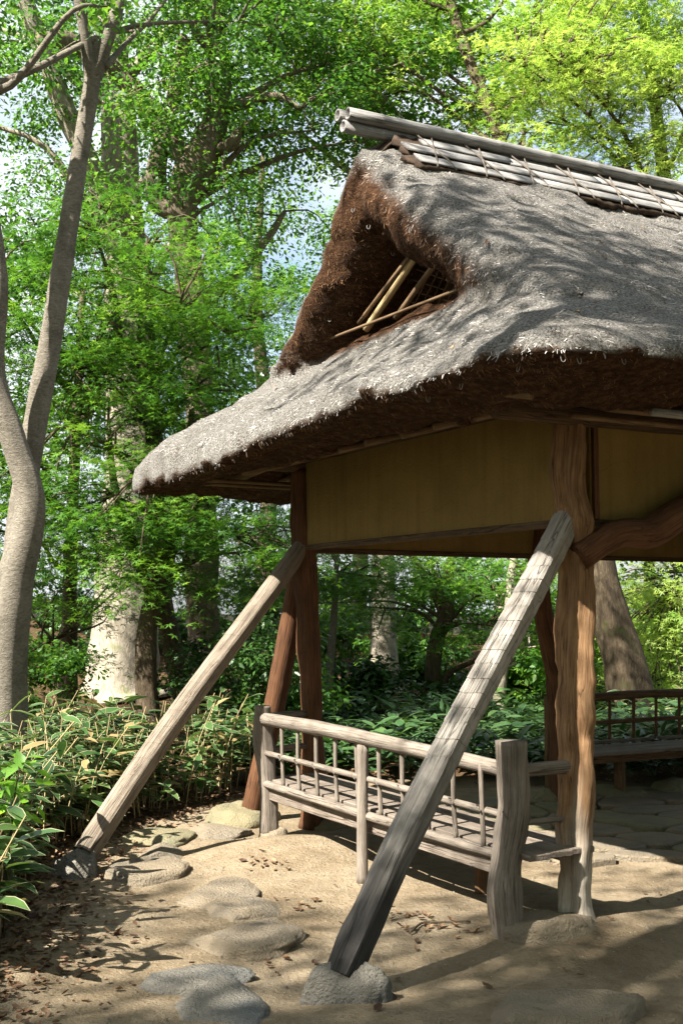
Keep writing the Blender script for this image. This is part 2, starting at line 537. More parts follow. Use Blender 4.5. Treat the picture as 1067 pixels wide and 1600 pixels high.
M['dark_leaf'] = leaf_mat('evergreen_leaf', [(0.018, 0.050, 0.014), (0.035, 0.085, 0.018), (0.06, 0.13, 0.025)], (1.8, 1.9, 1.0), 0.25, 0.35)
M['bright_leaf'] = leaf_mat('bright_leaf', [(0.10, 0.24, 0.03), (0.15, 0.32, 0.04), (0.22, 0.40, 0.06)], (2.0, 1.9, 1.1))
M['sasa'] = leaf_mat('bamboo_grass_leaf', [(0.018, 0.048, 0.017), (0.03, 0.072, 0.022), (0.045, 0.098, 0.027), (0.07, 0.125, 0.032), (0.24, 0.18, 0.08)], (1.8, 1.8, 1.0), 0.22, 0.4, (0.36, 0.35, 0.22))
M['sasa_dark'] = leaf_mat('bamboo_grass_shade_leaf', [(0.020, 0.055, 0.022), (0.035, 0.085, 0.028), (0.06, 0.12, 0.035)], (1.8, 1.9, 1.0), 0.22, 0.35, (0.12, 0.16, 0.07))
M['dead'] = leaf_mat('dead_leaf', [(0.045, 0.022, 0.013), (0.11, 0.06, 0.03), (0.23, 0.15, 0.085)], (1.2, 1.1, 0.9), 0.15, 0.7)
M['stem'] = plain('dry_cane', (0.34, 0.27, 0.14))
M['rope'] = plain('dark_rope', (0.10, 0.085, 0.07), 0.9, 0.1)
M['wire'] = plain('wire', (0.22, 0.20, 0.18), 0.5, 0.4)
M['fence'] = plain('dark_fence', (0.030, 0.028, 0.024))
M['barkstrip'] = plain('cedar_bark', (0.05, 0.035, 0.025), 0.95, 0.1, 0.5, 14, 0.02)

# ------------------------------------------------------------------ ground
def terr(x, y):
    x = np.asarray(x, float); y = np.asarray(y, float)
    yy = y + 0.25 * np.abs(np.minimum(x, 0)) - 0.1 * np.maximum(x, 0)
    z = 1.05 * sstep(11.5, 25, yy) - 1.2 * sstep(26, 60, yy)
    z = z + 0.35 * sstep(-2.6, -7.0, x) * sstep(4, 8, y)
    return z

gx = np.concatenate([np.linspace(-90, -12, 27), np.linspace(-11, -3.2, 40), np.linspace(-3.1, 5.2, 165), np.linspace(5.4, 12, 34), np.linspace(15, 90, 26)])
gy = np.concatenate([np.linspace(-40, 3, 30), np.linspace(3.2, 11.5, 165), np.linspace(11.7, 30, 80), np.linspace(32, 140, 40)])
X, Y = np.meshgrid(gx, gy, indexing='ij')
pts = np.stack([X, Y, np.zeros_like(X)], -1)
MOUND = gnd(470, 1335)
Z = terr(X, Y) + 0.018 * fbm(pts, 1.1, 3, 3) + 0.010 * fbm(pts, 5.0, 6, 3)
Z += 0.10 * np.exp(-(((X - MOUND[0]) / 0.55) ** 2 + ((Y - MOUND[1]) / 0.40) ** 2))
Z += 0.10 * np.exp(-(((X - A0[0]) / 0.7) ** 2 + ((Y - A0[1]) / 0.5) ** 2)) * 0.5
far = sstep(12, 30, np.hypot(X, Y))
Z += far * 0.10 * fbm(pts, 0.25, 9, 2)

def forest_mask(x, y):
    # left bank edge and the woodland floor behind
    ex = np.interp(y, [0, 5.5, 6.7, 8.0, 9.6, 10.6, 12], [-1.6, -1.75, -1.95, -1.85, -1.35, -0.75, 1.2])
    m1 = sstep(0.18, -0.12, x - ex)
    m2 = sstep(11.0, 11.8, y)
    return np.maximum(m1, m2)
fm = forest_mask(X + 0.12 * fbm(pts, 3, 21, 2), Y)
nx_, ny_ = X.shape
idx = np.arange(nx_ * ny_).reshape(nx_, ny_)
gf = np.stack([idx[:-1, :-1].ravel(), idx[1:, :-1].ravel(), idx[1:, 1:].ravel(), idx[:-1, 1:].ravel()], 1)
ground = mesh_obj('ground', np.stack([X, Y, Z], -1).reshape(-1, 3), gf, M['ground'], None, True, {'forest': fm.ravel()})
tag(ground, 'trodden tan clay ground rising into a wooded slope', kind='structure')

def ghz(x, y):
    i = np.clip(np.searchsorted(gx, x) - 1, 0, nx_ - 2); j = np.clip(np.searchsorted(gy, y) - 1, 0, ny_ - 2)
    u = (x - gx[i]) / (gx[i + 1] - gx[i]); v = (y - gy[j]) / (gy[j + 1] - gy[j])
    return Z[i, j] * (1 - u) * (1 - v) + Z[i + 1, j] * u * (1 - v) + Z[i, j + 1] * (1 - u) * v + Z[i + 1, j + 1] * u * v

def gnd_t(px, py):
    """where the pixel's ray meets the ground"""
    r = ray(px, py)
    for d in np.arange(3, 40, 0.02):
        k = d / r[1]
        if CAMZ + r[2] * k <= ghz(r[0] * k, d):
            return np.array([r[0] * k, d, float(ghz(r[0] * k, d))])
    return np.array([r[0] * 30, 30, 0])

# ------------------------------------------------------------------ stones
def stone(name, label, c, rx, ry, h, rot, mat, flat=0.6, seed=0, cat='stone', group=None, sink=0.06, rough=0.10, top=0.75, cuts=0):
    nu, nv = 52, 22
    th = np.linspace(0, 2 * math.pi, nu, endpoint=False)
    ph = np.linspace(-0.35, math.pi / 2, nv)
    V_ = []
    for p in ph:
        cp, sp = math.cos(p), math.sin(p)
        cp2 = np.sign(cp) * abs(cp) ** flat; sp2 = np.sign(sp) * abs(sp) ** top
        V_.append(np.stack([np.cos(th) * cp2, np.sin(th) * cp2, np.full(nu, sp2)], 1))
    V_ = np.concatenate(V_)
    nrm = V_.copy()
    out_ = 1 + 0.16 * fbm(np.stack([V_[:, 0], V_[:, 1], V_[:, 2] * 0.4], 1), 1.3, seed + 3, 2) + rough * 0.5 * fbm(V_, 3.5, seed + 8, 3)
    V_ = V_ * out_[:, None]
    cg = np.random.default_rng(seed + 100)
    for _ in range(cuts):                       # broken faces
        cn_ = cg.normal(0, 1, 3); cn_[2] = abs(cn_[2]) * .55; cn_ /= np.linalg.norm(cn_)
        over = np.maximum(0, V_ @ cn_ - cg.uniform(.70, .92))
        V_ = V_ - over[:, None] * cn_ * 0.92
    V_ = V_ + nrm * (0.02 * fbm(V_, 9, seed + 12, 2))[:, None]
    V_ = V_ * np.array([rx, ry, h + sink])
    V_[:, 2] -= sink
    V_[:, 2] += 0.10 * h * fbm(V_, 5.0, seed + 5, 2)
    cr, sr = math.cos(rot), math.sin(rot)
    V_ = np.stack([V_[:, 0] * cr - V_[:, 1] * sr, V_[:, 0] * sr + V_[:, 1] * cr, V_[:, 2]], 1) + c
    F_ = []
    for i in range(nv - 2):
        for j in range(nu):
            F_.append((i * nu + j, i * nu + (j + 1) % nu, (i + 1) * nu + (j + 1) % nu, (i + 1) * nu + j))
    top = (nv - 2) * nu
    F_.append(tuple(range(top, top + nu)))
    V_ = V_[:(nv - 1) * nu]
    o = mesh_obj(name, V_, F_, mat, None, True)
    return tag(o, label, cat, group)

def stone_px(name, label, x0, x1, y0, y1, h, mat, rot=0.0, **kw):
    """stone whose outline on the ground spans this pixel box"""
    a = gnd((x0 + x1) / 2, y1 - 2, 0); b = gnd((x0 + x1) / 2, y0, h)
    cy = (a[1] + b[1]) / 2
    c = np.array([ray((x0 + x1) / 2, (y0 + y1) / 2)[0] / ray((x0 + x1) / 2, (y0 + y1) / 2)[1] * cy, cy, 0])
    c[2] = ghz(c[0], c[1])
    rx = (x1 - x0) / 2 / 1889 * cy
    ry = max(0.10, (b[1] - a[1]) / 2)
    return stone(name, label, c, rx, ry, h, rot, mat, **kw), c

stone_px('foundation_stone', 'rounded blue-grey rock carrying the foot of the adze-marked brace', 452, 615, 1486, 1572, 0.165, M['stone_blue'], flat=1.0, seed=41, rough=0.2, sink=0.05, cuts=14)
ROCK_L, cL = stone_px('foundation_stone', 'grey rock under the tan brace at the edge of the bamboo grass', 78, 165, 1308, 1376, 0.17, M['stone_blue'], flat=0.9, seed=2, rough=0.25, cuts=12)
stone_px('foundation_stone', 'broad low stone under the gnarled pale post and bench post', 770, 940, 1422, 1484, 0.055, M['stone'], flat=0.4, seed=3, top=0.4, cuts=4)
stone_px('foundation_stone', 'small stone under the bench post at the far end of the railing', 405, 452, 1296, 1322, 0.06, M['stone'], flat=0.7, seed=4)
stone_px('foundation_stone', 'mossy boulder under the dark raking brace', 322, 440, 1246, 1296, 0.12, M['stone_moss'], flat=0.6, seed=5)
steps = [
    ('tan stepping stone with a rounded front, beside the bamboo bench path', 285, 472, 1428, 1492, 0.045, 'stone', 11),
    ('smaller tan stepping stone behind the rounded one', 278, 412, 1370, 1432, 0.040, 'stone', 12),
    ('dusty low stepping stone next to the rounded tan stone', 330, 455, 1396, 1440, 0.035, 'stone', 18),
    ('blue-grey flat stepping stone touching a second slab', 222, 402, 1492, 1545, 0.035, 'stone_blue', 13),
    ('larger blue-grey slab lying in front of the first flat one', 238, 440, 1530, 1612, 0.030, 'stone_blue', 14),
    ('sunlit flat tan stepping stone beside the tan brace rock', 158, 285, 1340, 1382, 0.045, 'stone', 15),
    ('mossy flat stone behind the sunlit stepping stone', 200, 305, 1318, 1348, 0.05, 'stone', 16),
    ('mossy stone at the rim of the leaf litter', 182, 292, 1288, 1326, 0.06, 'stone_moss', 17),
    ('pale stone beside the mossy boulder', 292, 388, 1278, 1312, 0.07, 'stone', 19),
    ('big angular flat slab on bare clay beyond the adze-marked brace', 738, 1010, 1535, 1625, 0.07, 'stone', 20),
]
for lb, x0, x1, y0, y1, h, mt, sd in steps:
    stone_px('stepping_stone', lb, x0 - 6, x1 + 6, y0 - 8, y1 + 8, h * 0.8 + 0.012, M[mt], seed=sd, flat=0.28, cat='stone', top=0.26, cuts=5, rough=0.16)
stone_px('foundation_stone', 'flat mossy stone under the leg of the rear bench', 918, 1008, 1224, 1256, 0.08, M['stone_moss'], flat=0.5, seed=31)
stone_px('garden_stone', 'dark rounded stone in the shade below the railing', 470, 540, 1262, 1302, 0.10, M['stone_moss'], flat=0.6, seed=32)
stone_px('garden_stone', 'low brown stone in shade beside the dark rear post', 826, 880, 1232, 1262, 0.10, M['stone_moss'], flat=0.6, seed=33)
stone_px('garden_stone', 'pair-sized mossy stone below the rear bench seat', 1018, 1075, 1216, 1250, 0.10, M['stone_moss'], flat=0.6, seed=34)

# flagstones of the pavilion floor: irregular slabs with open joints
fl_root = mesh_obj('pavilion_floor', [P(0.35, 0.4, -0.06), P(4.5, 0.4, -0.06), P(4.5, 2.8, -0.06), P(0.35, 2.8, -0.06)], [(0, 1, 2, 3)], M['ground'])
fl_root['kind'] = 'structure'
fr = np.random.default_rng(5)
gs, gt = 9, 6
jit = fr.uniform(-0.16, 0.16, (gs + 1, gt + 1, 2))
k = 0
for i in range(gs):
    for j in range(gt):
        cs = []
        for a, b in ((0, 0), (1, 0), (1, 1), (0, 1)):
            q = np.array([0.75 + (i + a) * 0.44, 0.95 + (j + b) * 0.40]) + jit[i + a, j + b]
            cs.append(q)
        cs = np.array(cs)
        ctr = cs.mean(0)
        # cut the corners for uneven outlines, leave a joint
        poly = []
        for q in range(4):
            p0, p1, p2 = cs[q - 1], cs[q], cs[(q + 1) % 4]
            poly += [p1 + (p0 - p1) * fr.uniform(.12, .3), p1 + (p2 - p1) * fr.uniform(.12, .3)]
        poly = ctr + (np.array(poly) - ctr) * fr.uniform(0.9, 0.95)
        w = [P(q[0], q[1], 0) for q in poly]
        zt = 0.030 + max(ghz(p[0], p[1]) for p in w) + fr.uniform(-0.006, 0.006)
        topv = [np.array([p[0], p[1], zt]) for p in ([P(*(ctr + (q - ctr) * .95), 0) for q in poly])]
        botv = [np.array([p[0], p[1], zt - 0.012]) for p in w]
        lowv = [np.array([p[0], p[1], -0.03]) for p in w]
        n8 = 8
        F_ = [tuple(range(n8))]
        for q in range(n8):
            F_ += [(q, n8 + q, n8 + (q + 1) % n8, (q + 1) % n8), (n8 + q, 2 * n8 + q, 2 * n8 + (q + 1) % n8, n8 + (q + 1) % n8)]
        F_ = [tuple(reversed(f)) if len(f) == 4 and False else f for f in F_]
        mesh_obj('flagstone', topv + botv + lowv, F_, M['stone'] if fr.random() < .6 else M['stone_moss'], fl_root)

# ------------------------------------------------------------------ pavilion: thatched roof
pav = thing('thatched_pavilion', 'open garden pavilion with thick thatched roof on crooked log posts', 'pavilion')

RZ = 4.57
EA = 1.06           # eave overhang
def zside(d):
    return RZ - 0.905 * d + 0.082 * d * d

def smax(a, b, k):
    h = np.clip(0.5 - 0.5 * (b - a) / k, 0, 1)
    return b * (1 - h) + a * h + k * h * (1 - h)

def smin(a, b, k):
    return -smax(-a, -b, k)

H_ = 0.036
s_ax = np.arange(-1.35, WS + 1.35, H_); t_ax = np.arange(-1.35, TL + 1.35, H_); z_ax = np.arange(2.35, 4.75, H_)
S3, T3, Z3 = np.meshgrid(s_ax, t_ax, z_ax, indexing='ij')
SE = WS / 2 - np.abs(S3 - WS / 2)          # the far gable mirrors the near one
D3 = np.abs(T3 - TC)
top_s = zside(D3)
hip = 2.70 + 0.62 * (SE + EA) + 0.14 * np.maximum(SE + EA, 0) ** 2
wav = 0.03 * np.sin(T3 * 2.1 + 0.6) + 0.02 * np.sin(S3 * 3.1)
fs = (Z3 - top_s - wav) * 0.80
fh = (Z3 - hip - wav) * 0.81
sg = -0.40 - 0.06 * (Z3 - 3.4)
fg = sg - SE
# thickness of the thatch, eaves cut level
hx, ht, rr = WS / 2 + EA, TL / 2 + EA, 0.30
qx = np.abs(S3 - WS / 2) - (hx - rr); qt = np.abs(T3 - TC - 0.06) - (ht + 0.06 - rr)
fe = np.hypot(np.maximum(qx, 0), np.maximum(qt, 0)) + np.minimum(np.maximum(qx, qt), 0) - rr
warp = 0.02 - 0.045 * np.clip(T3, -1.1, 4.2)        # the eaves lift towards the near corner
ub = 2.565 + 0.15 * np.clip(fe + 0.50, 0, 0.7) + np.where(fe > -0.95, warp * sstep(-0.6, 0.0, fe), 0)
und = np.maximum(ub + 0.02 * np.sin(T3 * 1.7), np.minimum(top_s, np.where(SE < -0.05, hip, 9)) - 0.50)
und_up = np.maximum(ub, top_s - 0.46 - 0.16 * np.exp(-(D3 / 0.55) ** 2))
eave_cut = fe + 0.10 * (2.95 - Z3)
skirt = smax(smax(fs, fh, 0.14), eave_cut, 0.16)
skirt = smax(skirt, (und - Z3) * 0.85, 0.05)
skirt = np.maximum(skirt, SE - 0.10)                # the front skirt ends behind the gable
sides = smax(smax(fs, eave_cut, 0.16), (und_up - Z3) * 0.85, 0.05)
sides = smax(sides, fg, 0.34)
body = smin(skirt, sides, 0.07)
pn = np.stack([S3, T3, Z3], -1)[::2, ::2, ::2]
nz = 0.022 * fbm(pn, 2.6, 2, 2) + 0.024 * vnoise(pn, 9, 5)
nz = np.repeat(np.repeat(np.repeat(nz, 2, 0), 2, 1), 2, 2)[:S3.shape[0], :S3.shape[1], :S3.shape[2]]
body = body + nz

def surface_nets(f):
    ins = f < 0
    nx, ny, nz_ = f.shape
    cnt = np.zeros((nx - 1, ny - 1, nz_ - 1), int)
    for a in (0, 1):
        for b in (0, 1):
            for c_ in (0, 1):
                cnt += ins[a:nx - 1 + a, b:ny - 1 + b, c_:nz_ - 1 + c_]
    act = (cnt > 0) & (cnt < 8)
    cells = np.argwhere(act)
    ids = -np.ones(act.shape, int); ids[act] = np.arange(len(cells))
    acc = np.zeros((len(cells), 3)); num = np.zeros(len(cells))
    cor = [(a, b, c_) for a in (0, 1) for b in (0, 1) for c_ in (0, 1)]
    for p in cor:
        for q in cor:
            if sum(q) - sum(p) == 1 and all(y >= x for x, y in zip(p, q)):
                va = f[cells[:, 0] + p[0], cells[:, 1] + p[1], cells[:, 2] + p[2]]
                vb = f[cells[:, 0] + q[0], cells[:, 1] + q[1], cells[:, 2] + q[2]]
                cr = (va < 0) != (vb < 0)
                u = np.where(cr, va / np.where(np.abs(va - vb) < 1e-9, 1, va - vb), 0)
                pos = np.array(p)[None] + u[:, None] * (np.array(q) - np.array(p))[None]
                acc += pos * cr[:, None]; num += cr
    vert = cells + acc / np.maximum(num, 1)[:, None]
    quads = []
    for ax in range(3):
        a, b = (ax + 1) % 3, (ax + 2) % 3
        sl0 = [slice(None)] * 3; sl1 = [slice(None)] * 3
        sl0[ax] = slice(0, -1); sl1[ax] = slice(1, None)
        ch = ins[tuple(sl0)] != ins[tuple(sl1)]
        e = np.argwhere(ch)
        ok = (e[:, a] > 0) & (e[:, b] > 0) & (e[:, a] < f.shape[a] - 1) & (e[:, b] < f.shape[b] - 1)
        e = e[ok]
        def cell(da, db):
            c_ = e.copy(); c_[:, a] += da; c_[:, b] += db
            return ids[c_[:, 0], c_[:, 1], c_[:, 2]]
        q = np.stack([cell(-1, -1), cell(0, -1), cell(0, 0), cell(-1, 0)], 1)
        flip = ~ins[e[:, 0], e[:, 1], e[:, 2]]
        q[flip] = q[flip][:, ::-1]
        quads.append(q)
    return vert, np.concatenate(quads)

rv, rf = surface_nets(body)
loc = np.array([s_ax[0], t_ax[0], z_ax[0]]) + rv * H_
wpos = np.zeros_like(loc)
wpos[:, 0] = A0[0] + V[0] * loc[:, 0] + U[0] * loc[:, 1]
wpos[:, 1] = A0[1] + V[1] * loc[:, 0] + U[1] * loc[:, 1]
wpos[:, 2] = loc[:, 2]
# (s,t,z) -> world keeps handedness only if V x U points up
e1 = wpos[rf[:, 1]] - wpos[rf[:, 0]]; e2 = wpos[rf[:, 2]] - wpos[rf[:, 0]]
fn = np.cross(e1, e2)
vn = np.zeros_like(wpos)
for q in range(4):
    np.add.at(vn, rf[:, q], fn)
vn /= np.linalg.norm(vn, axis=1)[:, None] + 1e-12
ns = vn[:, 0] * V[0] + vn[:, 1] * V[1]
nt_ = vn[:, 0] * U[0] + vn[:, 1] * U[1]
se_v = WS / 2 - np.abs(loc[:, 0] - WS / 2)
ns_out = np.where(loc[:, 0] < WS / 2, -ns, ns)
sheltered = sstep(-0.15, -0.55, vn[:, 2])  # undersides: unweathered brown straw, with shade darkened into its colour
# cut verge faces of the gable: below the rolled top of the slopes
dep_ = zside(np.abs(loc[:, 1] - TC)) - loc[:, 2]
cutf = sstep(0.35, 0.75, ns_out) * sstep(3.30, 3.42, loc[:, 2]) * sstep(0.10, 0.24, dep_)
inner = sstep(0.30, 0.40, dep_) * sstep(3.28, 3.36, loc[:, 2])
fresh_shade = np.clip(np.maximum(np.maximum(sheltered, cutf), inner), 0, 1)
roof = mesh_obj('thatch', wpos, rf, M['thatch'], pav, True, {'fresh_shade': fresh_shade})
roof['label'] = 'thick grey weathered thatch with a triangular smoke opening in the gable'

# loose straw ends over the visible thatch
area = np.linalg.norm(fn, axis=1)
fvis = (loc[rf[:, 0], 0] < 3.2)
w_ = area * fvis
NS = 252000
pick = rng.choice(len(rf), NS, p=w_ / w_.sum())
uu, vv = rng.random(NS)[:, None], rng.random(NS)[:, None]
q = rf[pick]
base = (wpos[q[:, 0]] * (1 - uu) + wpos[q[:, 1]] * uu) * (1 - vv) + (wpos[q[:, 3]] * (1 - uu) + wpos[q[:, 2]] * uu) * vv
nn = vn[q[:, 0]]
fr_ = fresh_shade[q[:, 0]]
down = np.array([0, 0, -1.0]) - nn * (-nn[:, 2:3])
down /= np.linalg.norm(down, axis=1)[:, None] + 1e-6
side = np.cross(nn, down)
ang = rng.normal(0, 1.0, NS)[:, None]
dr = down * np.cos(ang) + side * np.sin(ang)
sd_ = np.cross(nn, dr)
ln = (rng.uniform(0.010, 0.045, NS) * (1 + 0.5 * (rng.random(NS) < 0.03)))[:, None]
wd = rng.uniform(0.0012, 0.0030, NS)[:, None]
lift = (rng.uniform(0.0, 0.34, NS) * np.where(rng.random(NS) < .3, 1, .45))[:, None]
lip_ = sstep(0.55, 0.15, nn[:, 2])[:, None] * (1 - fr_[:, None])
ln = ln * (1 - 0.55 * lip_)
b0 = base - nn * 0.004
tip = b0 + dr * ln + nn * ln * lift
sv = np.stack([b0 - sd_ * wd, b0 + sd_ * wd, tip + sd_ * wd * .5, tip - sd_ * wd * .5], 1).reshape(-1, 3)
sf = np.arange(NS * 4).reshape(NS, 4)
hue = np.repeat(np.clip(rng.normal(0.48, 0.33, NS), 0, 1), 4)
straw = mesh_obj('loose_straw', sv, sf, M['straw'], roof, False, {'hue': hue, 'fresh_shade': np.repeat(fr_, 4)})
straw['kind'] = 'stuff'
del S3, T3, Z3, SE, D3, top_s, hip, wav, fs, fh, fg, und, und_up, qx, qt, fe, skirt, sides, body, pn, nz

# wire staples holding the netting
def staple(p, n_dir, sz=0.024):
    n_dir = n_dir / np.linalg.norm(n_dir)
    sd = np.cross(n_dir, [0, 0, 1.0]); sd /= np.linalg.norm(sd)
    up = np.array([0, 0, 1.0])
    path = [p + sd * sz * .4 + up * sz - n_dir * .01, p + sd * sz * .42 + n_dir * .004, p + sd * sz * .2 - up * sz * .5 + n_dir * .006,
            p - sd * sz * .2 - up * sz * .5 + n_dir * .006, p - sd * sz * .42 + n_dir * .004, p - sd * sz * .4 + up * sz - n_dir * .01]
    return tube(path, 0.0016, 4, 12)

def nearest_on_roof(px, py):
    r = ray(px, py); r = r / np.linalg.norm(r)
    d = wpos - np.array([0, 0, CAMZ])
    k = d @ r
    off = np.linalg.norm(d - k[:, None] * r, axis=1)
    ok = np.where(off < 0.04)[0]
    if len(ok) == 0:
        return None, None
    i = ok[np.argmin(k[ok])]
    return wpos[i], vn[i]
for px, py in ((722, 612), (812, 586), (866, 566), (910, 572), (946, 566), (972, 574), (672, 632), (545, 330), (578, 362), (612, 400), (550, 495), (640, 498), (635, 358), (512, 505)):
    p_, n_ = nearest_on_roof(px, py)
    if p_ is not None:
        nh = n_ - np.array([0, 0, n_[2] * .7])
        MB().add(*staple(p_ + n_ * 0.008, nh)).build('wire_staple', M['wire'], roof)

# ------------------------------------------------------------------ ridge: bamboo poles, bark cover, lashed split bamboo
ridge = MB()
ridge_s0, ridge_s1 = -0.20, WS + 0.20
cs_n, ln_n = 21, 120
RW = 0.30
RV, RF = [], []
prng = np.random.default_rng(3)
def zcov(d):
    u = min(1, abs(d) / RW)
    return zside(abs(d)) + 0.022 + 0.045 * (1 - u) ** 1.2
for i in range(ln_n):
    for j in range(cs_n):
        u = -1 + 2 * j / (cs_n - 1)
        d = u * (RW + prng.uniform(0, .03) * (abs(u) > .95))
        # the bark runs out raggedly at the ends, further on the far slope
        e0 = -0.16 - 0.16 * max(0, u) + 0.05 * math.sin(j * 2.3) + 0.03 * math.sin(j * 5.1)
        s = e0 + (ridge_s1 - e0) * i / (ln_n - 1)
        RV.append(P(s + prng.normal(0, .004), TC + d, zcov(d) + prng.normal(0, 0.006) - 0.05 * max(0, u) * max(0, 1 - i / 8)))
for i in range(ln_n - 1):
    for j in range(cs_n - 1):
        a = i * cs_n + j
        RF.append((a, a + cs_n, a + cs_n + 1, a + 1))
cover = mesh_obj('ridge_cover', RV, RF, M['barkstrip'], pav, True)
sol = cover.modifiers.new('thick', 'SOLIDIFY'); sol.thickness = 0.035; sol.offset = -1
cover['label'] = 'dark cedar bark cover under the ridge bamboo'

def bamboo(p0, p1, r, node=0.32, seg=12, hollow=False):
    p0, p1 = np.asarray(p0, float), np.asarray(p1, float)
    L = np.linalg.norm(p1 - p0)
    ls, rs = [0], [r]
    x = node * random.uniform(.3, .9)
    while x < L - .03:
        ls += [x - .012, x, x + .012]; rs += [r, r * 1.07, r * .99]
        x += node * random.uniform(.85, 1.15)
    ls.append(L); rs.append(r)
    ls = np.clip(ls, 0, L)
    pp = p0 + np.outer(np.array(ls) / L, p1 - p0)
    v, f, g = tube(pp, rs, seg, raw=True, seed=random.random() * 9, caps=not hollow)
    if hollow:
        n = len(v)
        ax = (p1 - p0) / L
        inn = p0 + (v[:seg] - p0) * .72
        deep = inn + ax * 0.12
        v = np.vstack([v, inn, deep]); g = np.vstack([g, g[:seg], g[:seg]])
        for j in range(seg):
            k_ = (j + 1) % seg
            f.append((j, n + j, n + k_, k_))
            f.append((n + j, n + seg + j, n + seg + k_, n + k_))
        f.append(tuple(n + seg + j for j in range(seg)))
        f.append(tuple(n - seg + j for j in range(seg)))
    return v, f, g

zr = RZ + 0.100
for dt, dz, s0 in ((-0.035, 0.0, -0.50), (0.045, 0.012, -0.53), (0.01, -0.068, -0.51)):
    MB().add(*bamboo(P(s0, TC + dt, zr + dz), P(ridge_s1 + .3, TC + dt, zr + dz), 0.040, 0.42, 14, True)).build('ridge_pole', M['bamboo_grey'], ridge_par := pav)
# split bamboo rows lying on the cover, on both slopes, in overlapping lengths
for side in (-1, 1):
    for row, (d, up) in enumerate(((0.075, 0.030), (0.165, 0.026), (0.25, 0.022))):
        s = ridge_s0 + 0.02 + prng.uniform(0, .2)
        while s < ridge_s1 - .1:
            L = prng.uniform(0.55, 0.95)
            e = min(s + L, ridge_s1)
            z = zcov(d) + up * .5 + prng.uniform(-.006, .006)
            z2 = z + prng.uniform(-.008, .008)
            v_, f_, g_ = bamboo(P(s, TC + side * (d + prng.uniform(-.006, .006)), z), P(e + .02, TC + side * (d + prng.uniform(-.006, .006)), z2), 0.054, 0.28, 12)
            tt_ = (v_[:, :2] - A0) @ U - (TC + side * d)
            v_[:, 2] = z + (v_[:, 2] - z) * 0.34 - side * tt_ * 0.75        # flattened halves lying on the slope
            MB().add(v_, f_, g_).build('split_bamboo', M['bamboo_grey'], pav)
            s = e + prng.uniform(-.02, .015)
# rope lashings: slanting pairs tied over the rows
for side in (-1, 1):
    for kx in range(13):
        s = 0.05 + kx * 0.37
        mb = MB()
        for ds in (-0.07, 0.07):
            path = []
            for d in (0.03, 0.10, 0.143, 0.185, 0.225, 0.265, 0.32):
                bumpz = 0.040
                path.append(P(s + ds * (d - .17) / .15, TC + side * d, zcov(d) + (bumpz if d < .3 else 0.01)))
            mb.add(*tube(path, 0.006, 5, 22))
        mb.build('rope_lashing', M['rope'], pav)
# ragged bark scraps hanging from the ridge end over the far verge
for kx in range(9):
    d = 0.0 + 0.055 * kx
    L = prng.uniform(.10, .22)
    v_, f_ = [], []
    for a_ in range(5):
        for b_ in range(4):
            v_.append(P(-0.12 - L * a_ / 4 * (1 + .3 * math.sin(b_ * 2 + kx)) + prng.normal(0, .006), TC + d + 0.045 * (b_ - 1.5) * (1 - .12 * a_), zside(d) - 0.02 - 0.10 * (a_ / 4) ** 2 - 0.10 * (d > .3) * a_ / 4 + prng.normal(0, .008)))
    for a_ in range(4):
        for b_ in range(3):
            q_ = a_ * 4 + b_
            f_.append((q_, q_ + 4, q_ + 5, q_ + 1))
    o = mesh_obj('bark_scrap', v_, f_, M['barkstrip'], pav, True)
    md = o.modifiers.new('thick', 'SOLIDIFY'); md.thickness = 0.014
# ------------------------------------------------------------------ gable opening: poles, lattice, back board
def gp(px, py, s):
    t = t_at(px, s)
    q = A0 + V * s + U * t
    d = q[1]
    return at(px, py, d)
for (x0, y0, x1, y1, r, s) in ((572, 515, 668, 372, 0.024, -0.10), (560, 505, 640, 400, 0.014, -0.13), (618, 497, 692, 395, 0.020, -0.02), (655, 372, 722, 425, 0.014, -0.05), (500, 535, 716, 452, 0.010, -0.18)):
    MB().add(*bamboo(gp(x0, y0, s), gp(x1, y1, s), r, 0.22, 8)).build('gable_pole', M['bamboo'] if r > .022 else M['rafter'], pav)
for kx in range(7):
    x = 640 + kx * 15
    MB().add(*tube([gp(x, 492 - kx * 6, 0.10), gp(x + 42, 405 - kx * 6, 0.10)], 0.005, 5, 3)).build('lattice_strip', M['rafter'], pav)
for kx in range(6):
    MB().add(*tube([gp(648 - 4 * kx, 420 + 17 * kx, 0.112), gp(735 - 4 * kx, 452 + 13 * kx, 0.112)], 0.005, 5, 3)).build('lattice_strip', M['rafter'], pav)
av = [P(0.42, TC + t_, z_) for t_, z_ in ((-1.45, 2.7), (1.45, 2.7), (1.45, zside(1.45) - .25), (0.7, zside(.7) - .25), (0, zside(0) - .25), (-0.7, zside(.7) - .25), (-1.45, zside(1.45) - .25))]
o = mesh_obj('attic_board', av, [tuple(range(7))], M['beam'], pav)
md = o.modifiers.new('thick', 'SOLIDIFY'); md.thickness = 0.02

